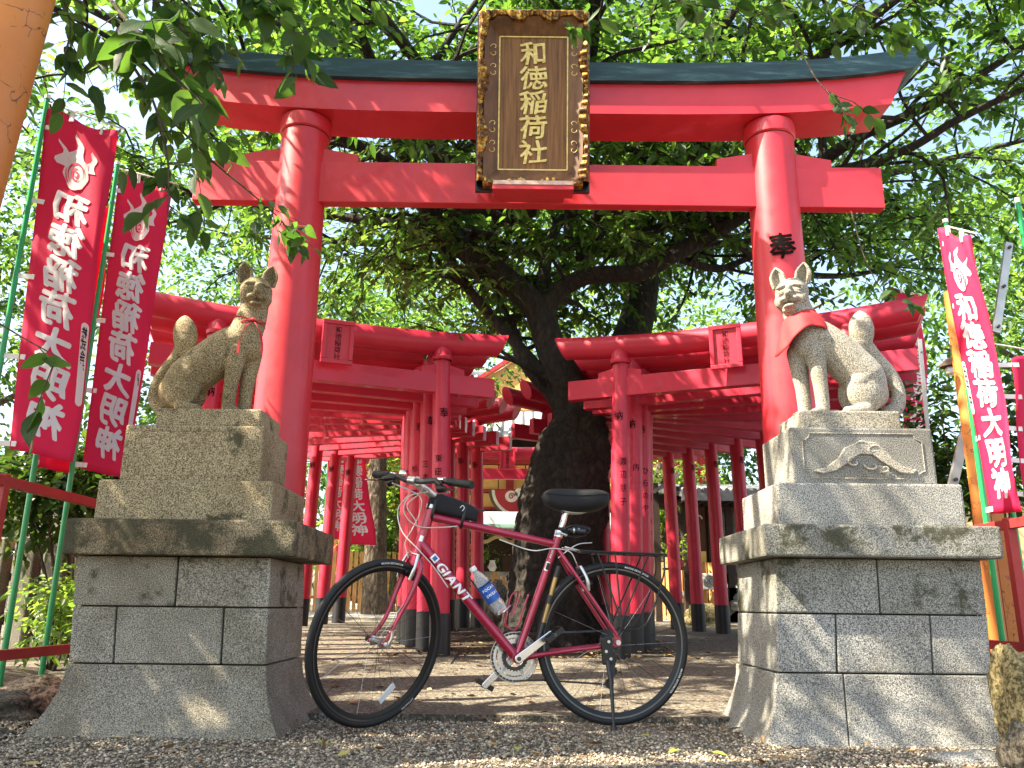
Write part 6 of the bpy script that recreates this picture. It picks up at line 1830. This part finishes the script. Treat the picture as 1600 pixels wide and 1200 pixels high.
def bg_tree(label, x, y, h, blobs, n, leaf, mat, r=.16, lean=0, name='background_tree', bark=None, group=None):
    t = thing(name, label, 'tree', (x, y, gz(y)), 0, group)
    b = B(); b.tube(curve_pts([(0, 0, -.1), (lean*.3, 0, h*.3), (lean*.7, .1, h*.65), (lean, .1, h)], 5), lerp_list([r*1.3, r, r*.8, r*.3], 16), 14); b.build('trunk', bark or BARK2, t)
    for i in range(6):
        a = rg.random()*6.28; z = h*(.45+.5*rg.random()); L_ = h*.3
        b = B(); b.tube(curve_pts([(lean*z/h, .05, z), (lean+L_*.5*math.cos(a), L_*.5*math.sin(a), z+L_*.3), (lean+L_*math.cos(a), L_*math.sin(a), z+L_*.5)], 4), lerp_list([r*.4, r*.12], 9), 7); b.build('limb', bark or BARK2, t)
    blob_leaves('foliage', blobs, n, leaf, mat, t, rg)
    return t
def rb(k, cx, cy, cz, sx, sy, sz, r):
    return [(cx+rg.uniform(-sx, sx), cy+rg.uniform(-sy, sy), cz+rg.uniform(-sz, sz), r*rg.uniform(.7, 1.3), r*rg.uniform(.7, 1.3), r*rg.uniform(.55, 1.0)) for _ in range(k)]
BGG = 'trees standing behind the shrine rows'
bg_tree('bushy green tree behind the left banners, its crown above the left tunnel', -8.4, 12.5, 5.5, rb(26, 0, 0, 4.6, 3.0, 1.6, 2.2, .95), 15000, .12, LEAF_A, group=BGG)
bg_tree('bright green tree at the far left edge behind the orange post', -12.5, 14, 7.5, rb(24, 0, 0, 5.6, 3.0, 2, 2.8, 1.1), 12000, .14, LEAF_B, group=BGG)
bg_tree('green tree behind the right banners, crown above the cream wall', 8.6, 12.5, 5.5, rb(26, 0, 0, 4.8, 2.8, 1.5, 2.0, .95), 15000, .12, LEAF_A, group=BGG)
bg_tree('bright tall tree at the far right beyond the yard', 13.5, 17, 8.5, rb(26, 0, 0, 7.0, 3.2, 2, 2.6, 1.3), 12000, .16, LEAF_B, group=BGG)
bg_tree('tree rising behind the shrine hall roof', 1.0, 22, 9, rb(22, 0, 0, 7.0, 4.5, 2, 2.2, 1.4), 11000, .17, LEAF_B, group=BGG)
bg_tree('dark tree behind the left tunnel at the side of the hall', -5.2, 19, 7, rb(22, 0, 0, 5.4, 2.6, 1.6, 2.6, 1.2), 11000, .15, LEAF_A, group=BGG)
bg_tree('tree behind the pavilion roof on the right', 6.2, 20, 7.5, rb(22, 0, 0, 5.6, 2.8, 1.6, 2.4, 1.2), 11000, .15, LEAF_A, group=BGG)
p = at(588, 900, 13.6)
bg_tree('brown trunked tree standing among the distant left banners', p.x, 13.6, 4.6, rb(12, 0, 0, 4.6, 1.6, 1.0, .8, .8), 6000, .11, LEAF_A, .17, -.15, bark=BARK2)
p = at(612, 870, 14.4)
bg_tree('slim pale crooked tree in front of the bright bushes, behind the handlebar', p.x, 14.4, 2.4, rb(8, 0, 0, 2.2, .5, .4, .4, .4), 1800, .09, LEAF_B, .07, .15, bark=BARK2)
p = at(1028, 860, 14.5)
bg_tree('thick brown tree seen through the pavilion gate', p.x, 14.5, 2.6, rb(9, .2, 0, 2.15, .6, .4, .35, .42), 2600, .10, LEAF_B, .24, .1, bark=BARK2)
def bush(label, x, y, blobs, n, leaf, mat, name='shrub'):
    t = thing(name, label, 'shrub', (x, y, gz(y)))
    for i in range(7):
        a = rg.random()*6.28; c = blobs[i % len(blobs)]
        b = B(); b.tube([(0, 0, -.05), (c[0]*.5, c[1]*.5, c[2]*.5), (c[0], c[1], c[2])], [.02, .014, .006], 6); b.build('stem', BARK2, t)
    blob_leaves('foliage', blobs, n, leaf, mat, t, rg, hollow=.3); return t
p = at(628, 900, 14.9); bush('bright yellow green bush behind the slim pale tree', p.x, 15.0, rb(10, 0, 0, 1.7, .7, .4, .7, .55), 4500, .12, LEAF_B)
bush('dark green bush low beside the orange fence', p.x+.2, 14.75, rb(6, 0, 0, .75, .5, .3, .3, .4), 2600, .12, LEAF_C)
p = at(88, 980, 5.6); bush('small bright leafed shrub behind the second green pole', p.x, 5.6, rb(6, 0, 0, .36, .16, .15, .16, .17), 900, .055, LEAF_B)
p = at(110, 830, 6.0); bush('dark shrub spreading over the granite fence beside the left pedestal', p.x, 6.2, rb(12, -.1, 0, 1.22, .5, .3, .18, .22), 3600, .085, LEAF_C)
p = at(1500, 760, 6.4); bush('dark green shrub behind the carved right pedestal', p.x, 6.4, rb(12, .1, 0, 1.55, .7, .3, .45, .30), 3800, .085, LEAF_C)
p = at(1490, 990, 5.6); bush('tiny green weed at the foot of the orange posts', at(1556, 990, 4.9).x, 4.9, rb(3, 0, 0, .08, .06, .05, .03, .06), 120, .035, LEAF_B, 'weed_tuft')

# ---- far wood closing the view
def far_wood():
    P = []
    for i in range(46):
        x = -26+i*1.2; P.append((x, 27+rg.uniform(-2, 2), gz(27)+rg.uniform(1.2, 3.2), 1.9, 1.2, rg.uniform(1.2, 2.2)))
    tag(blob_leaves('far_wood', P, 26000, .26, LEAF_A, None, rg, hollow=.5), 'dark green wood closing the view behind the shrine grounds', 'trees')
far_wood()

# ---- near cherry tree on the left: its trunk stands outside the picture, its boughs hang into it
def leaf_mesh_variants():
    out = []
    for k in range(5):
        bend = (.12, .3, .5, .2, .38)[k]; fold = (.25, .12, .2, .35, .05)[k]; n = 9; vs = []; uv = []
        for i in range(n+1):
            t_ = i/n; w_ = .5*math.sin(math.pi*min(1, t_**.80*.97+.03))**.85*(1-.25*t_) if 0 < t_ < 1 else .004
            if 0 < t_ < 1 and i % 2: w_ *= 1.04
            for s in (-1, -.5, 0, .5, 1):
                vs.append((w_*s*.56*(1+.0*s), -(abs(s)*w_*fold)*-1*.5 + .012*math.sin(i*2.1+s*3)*abs(s), 0)); 
                x, h, _ = vs[-1]; a = bend*t_*1.4; zc = math.sin(a)/max(bend*1.4, 1e-3); yc = -(1-math.cos(a))/max(bend*1.4, 1e-3)
                vs[-1] = (x, zc*1.0, yc+h); uv.append((t_, s))
        fs = [(i*5+j, i*5+j+1, (i+1)*5+j+1, (i+1)*5+j) for i in range(n) for j in range(4)]
        me = bpy.data.meshes.new('leaf'); me.from_pydata(vs, [], fs)
        ul = me.uv_layers.new(name='UVMap')
        for lp_ in me.loops: ul.data[lp_.index].uv = uv[lp_.vertex_index]
        me.polygons.foreach_set('use_smooth', [True]*len(me.polygons)); me.materials.append(LEAF_N); out.append(me)
    return out
LEAFM = leaf_mesh_variants()
def put_leaf(parent, p, d, size, roll, inv=None):
    "leaf mesh lies along +y; point it along d"
    o = bpy.data.objects.new('leaf', random.choice(LEAFM)); C.objects.link(o); o.parent = parent
    q = Vector(d).to_track_quat('Y', 'Z').to_matrix().to_4x4() @ Matrix.Rotation(roll, 4, 'Y')
    o.matrix_local = Matrix.Translation(p) @ q @ Matrix.Diagonal((size, size, size, 1)); return o
NL = [0]
def spray(name, label, P, n_leaves, size, r=.006, twigs=True, group=None, tree=None, hang=.55, end_bias=.25):
    "a leafy bough through pixel points; leaves hang on short side twigs"
    pts = curve_pts([at(*p) for p in P], 6); t = tree or thing(name, label, 'branch', (0, 0, 0), 0, group)
    b = B(); b.tube(pts, lerp_list([r, r*.35], len(pts)), 8); bo = b.build('bough', BARK2 if r < .01 else BARK, t)
    k = 0; m = len(pts)
    while k < n_leaves:
        q = end_bias+(1-end_bias)*random.random(); q = min(.999, q)*(m-1); i = int(q); p = pts[i].lerp(pts[i+1], q-i)
        ax = (pts[i+1]-pts[i]).normalized(); sd = Vector((random.gauss(0, 1), random.gauss(0, 1), random.gauss(-.15, .45)))
        sd = (sd.normalized()+ax*.6).normalized(); Lt = size*random.uniform(.4, 2.6); tip = p+sd*Lt+Vector((0, 0, -.18*Lt))
        b = B(); b.tube([p, p.lerp(tip, .5)+Vector((0, 0, .02*Lt)), tip], [.0022, .0018, .0012], 5, cap=False); b.build('twig', TWIG, t)
        for j in range(random.randint(3, 5)):
            f_ = 1-j*.22; pb = p.lerp(tip, max(.15, f_)); s2 = Vector((random.gauss(0, .8), random.gauss(0, .8), -hang+random.gauss(0, .45)))
            d = (sd*.55+s2).normalized(); put_leaf(t, pb, d, size*random.uniform(.7, 1.25), random.gauss(0, .7)); k += 1
    NL[0] += k; return t
NG = 'leafy boughs hanging into the top of the picture'
spray('hanging_branch', 'bough with the biggest bright leaves, hanging left of the torii lintel', [(120, -80, 2.3), (180, 10, 2.3), (225, 60, 2.25), (260, 100, 2.2), (290, 150, 2.2)], 46, .12, .007, group=NG)
spray('hanging_branch', 'drooping bough of dark leaves above the left end of the torii lintel', [(330, -80, 2.6), (400, -10, 2.6), (450, 50, 2.6), (475, 105, 2.6)], 64, .100, .006, group=NG)
spray('hanging_branch', 'dark bough crossing above the left banners', [(20, -10, 3.2), (110, 25, 3.2), (200, 80, 3.3), (270, 150, 3.4), (340, 220, 3.5)], 90, .10, .016, group=NG)
spray('hanging_branch', 'thin bough ending in a tuft in front of the left torii pillar', [(250, 170, 3.4), (330, 250, 3.6), (390, 300, 3.7), (440, 345, 3.8), (462, 380, 3.8)], 34, .085, .006, group=NG, end_bias=.45)
spray('hanging_branch', 'bough of leaves beside the second left banner top', [(200, 90, 3.0), (240, 160, 3.0), (262, 250, 3.0), (262, 340, 3.0)], 40, .10, .007, group=NG)
spray('hanging_branch', 'dark leaf sprig at the left edge in front of the banner', [(-60, 470, 2.3), (-10, 500, 2.3), (40, 530, 2.3), (95, 560, 2.3)], 7, .10, .004, group=NG, hang=.3)
spray('hanging_branch', 'slender bough dangling in front of the right end of the lintel', [(1210, -40, 3.3), (1235, 40, 3.3), (1262, 100, 3.3), (1290, 140, 3.3), (1335, 160, 3.3)], 14, .09, .005, group=NG, end_bias=.72)
spray('hanging_branch', 'leafy bough at the top edge right of the name plaque', [(930, -60, 3.2), (1000, -20, 3.2), (1100, 10, 3.2), (1200, 20, 3.3)], 44, .10, .006, group=NG, end_bias=.05)
spray('hanging_branch', 'leafy bough at the top edge above the right end of the lintel', [(1230, -60, 3.3), (1290, -10, 3.3), (1360, 20, 3.3), (1420, 60, 3.4)], 36, .10, .006, group=NG, end_bias=.05)
spray('hanging_branch', 'leaf sprig in front of the right end of the right tunnel', [(1330, 330, 4.4), (1350, 400, 4.4), (1375, 450, 4.4), (1395, 465, 4.4)], 6, .09, .004, group=NG, end_bias=.8)
spray('hanging_branch', 'twig with few leaves touching the top of the name plaque', [(800, -30, 4.2), (850, 20, 4.2), (890, 40, 4.2), (915, 60, 4.2)], 8, .10, .004, group=NG, end_bias=.3)
spray('hanging_branch', 'leafy bough at the top edge left of the name plaque', [(520, -60, 3.0), (570, -20, 3.0), (640, 0, 3.0)], 12, .09, .006, group=NG, end_bias=.05)
spray('hanging_branch', 'leafy bough hiding the left tip of the green lintel cap', [(200, -40, 3.0), (270, 30, 3.0), (310, 70, 3.0), (340, 100, 3.0)], 74, .10, .007, group=NG, end_bias=.1)
spray('hanging_branch', 'bough of dark leaves filling the corner beside the orange post', [(50, -90, 2.8), (90, -20, 2.8), (110, 40, 2.8), (100, 90, 2.8)], 44, .10, .007, group=NG, end_bias=.1)
print('near leaves', NL[0])
def near_tree():
    t = thing('cherry_tree', 'cherry tree whose leafy boughs fill the top left corner, trunk out of frame', 'tree', (0, 0, 0))
    limbs = [w_limb([(-4.7, 1.2, -.1, .22), (-4.5, 1.4, 1.2, .19), (-4.2, 1.8, 2.4, .16)], 6)]
    c = (-4.2, 1.8, 2.35)
    for e in ((-2.6, 3.9, 3.4), (-1.4, 3.4, 3.9), (-2.0, 2.6, 3.4), (-3.6, 4.6, 3.6), (-5.6, 3.6, 4.4), (-6.4, 1.2, 4.6), (-5.2, -.8, 4.6), (-2.8, -.2, 4.4), (-1.0, 1.4, 4.6), (-3.4, 2.2, 5.2), (-4.6, 5.2, 4.4), (-.4, 3.6, 4.6), (-2.2, 4.6, 4.6), (-6.6, 4.8, 4.8), (-1.8, .6, 5.4), (.8, 2.6, 4.6)):
        m = tuple(fr(a, b_, .5)+(.3 if i == 2 else 0) for i, (a, b_) in enumerate(zip(c, e)))
        limbs.append(w_limb([(*c, .11), (*m, .07), (*e, .02)], 9))
    def keep(p):
        if p.z < 1.9 or sunlit(p): return False
        # the picture shows the canopy only above this slope
        if p.y > .3 and p.x > -.52*p.y-.2 and p.z < .49+.66*p.y+.25: return False
        return noise.noise(Vector((p.x*.8+15, p.y*.8, p.z*.8))) > -.28
    tubes, T0, TD, TL = grow(limbs, rg, .17, (.6, 1.6), .10, keep, .12, .08, (.2, .45))
    n = tree_parts(t, limbs, tubes, T0, TD, TL, rg, .098, LEAF_A, BARK, .048); print('near tree leaves', n)
near_tree()
# ---- fallen leaves on the ground, each its own
FY = simple('yellow green fallen leaf', (.34, .40, .04), .5, var=.2); FBR = simple('brown fallen leaf', (.30, .12, .03), .6, var=.3)
spots = [(812, 1168, 0, 'bright yellow green leaf lying in the gravel below the crank'), (1110, 1176, 0, 'yellow green leaf lying in the gravel right of the kickstand'), (688, 1153, 1, 'orange brown leaf in the gravel below the down tube'), (563, 1103, 1, 'orange brown leaf seen through the front wheel'),
         (690, 1040, 0, 'green leaf on the paving behind the front wheel'), (930, 1088, 1, 'brown leaf on the paving seen through the rear wheel'), (1062, 1172, 0, 'small green leaf in the gravel near the right pedestal'), (512, 1078, 1, 'small brown leaf at the path edge behind the front wheel'), (1180, 1187, 1, 'brown leaf at the foot of the right pedestal'), (300, 1188, 1, 'brown leaf in the gravel before the left pedestal')]
for x, y, k, lab in spots:
    p = onground(x, y); p.z = gz(p.y)+(.016 if p.y > 4.1 else -.004)
    o = bpy.data.objects.new('fallen_leaf', LEAFM[random.randrange(5)].copy()); o.data.materials.clear(); o.data.materials.append(FBR if k else FY); C.objects.link(o)
    s = random.uniform(.055, .085); o.matrix_world = Matrix.Translation(p+Vector((0, 0, .006))) @ Matrix.Rotation(random.random()*6, 4, 'Z') @ Matrix.Rotation(random.uniform(-.25, .25), 4, 'X') @ Matrix.Diagonal((s, s, s, 1))
    tag(o, lab, 'leaf', 'fallen leaves on the ground')
def litter():
    n = 1500; X = rg.uniform(-1.0, 1.5, n); Y = rg.uniform(6.6, 10.5, n)
    X2 = rg.uniform(-3.4, 3.4, 1100); Y2 = 2.6+6.4*rg.random(1100)**1.3; X = np.concatenate([X, X2]); Y = np.concatenate([Y, Y2]); n = len(X)
    Z = np.array([gz(y) for y in Y])+.03; Z[n-1100:] -= .012; Z[(Y < 4.1)] = .0
    pos = np.stack([X, Y, Z], 1); ax = rg.normal(0, 1, (n, 3)); ax[:, 2] *= .15; nr = rg.normal(0, .3, (n, 3)); nr[:, 2] = 1
    L_ = rg.uniform(.02, .06, n); v, f = leaf_arrays(pos, ax, nr, L_, L_*.5, .0)
    m, nt, b = nodes('leaf litter'); g_ = N(nt, 'ShaderNodeNewGeometry')
    L(nt, ramp(nt, g_.outputs['Random Per Island'], [(0, (.05, .025, .012)), (.6, (.20, .10, .04)), (.9, (.40, .26, .10)), (1, (.25, .3, .04))]), b.inputs['Base Color']); b.inputs['Roughness'].default_value = .7
    tag(npmesh('leaf_litter', v, f, m), 'dry brown leaf litter strewn round the great tree', 'leaf litter', None, 'stuff')
litter()
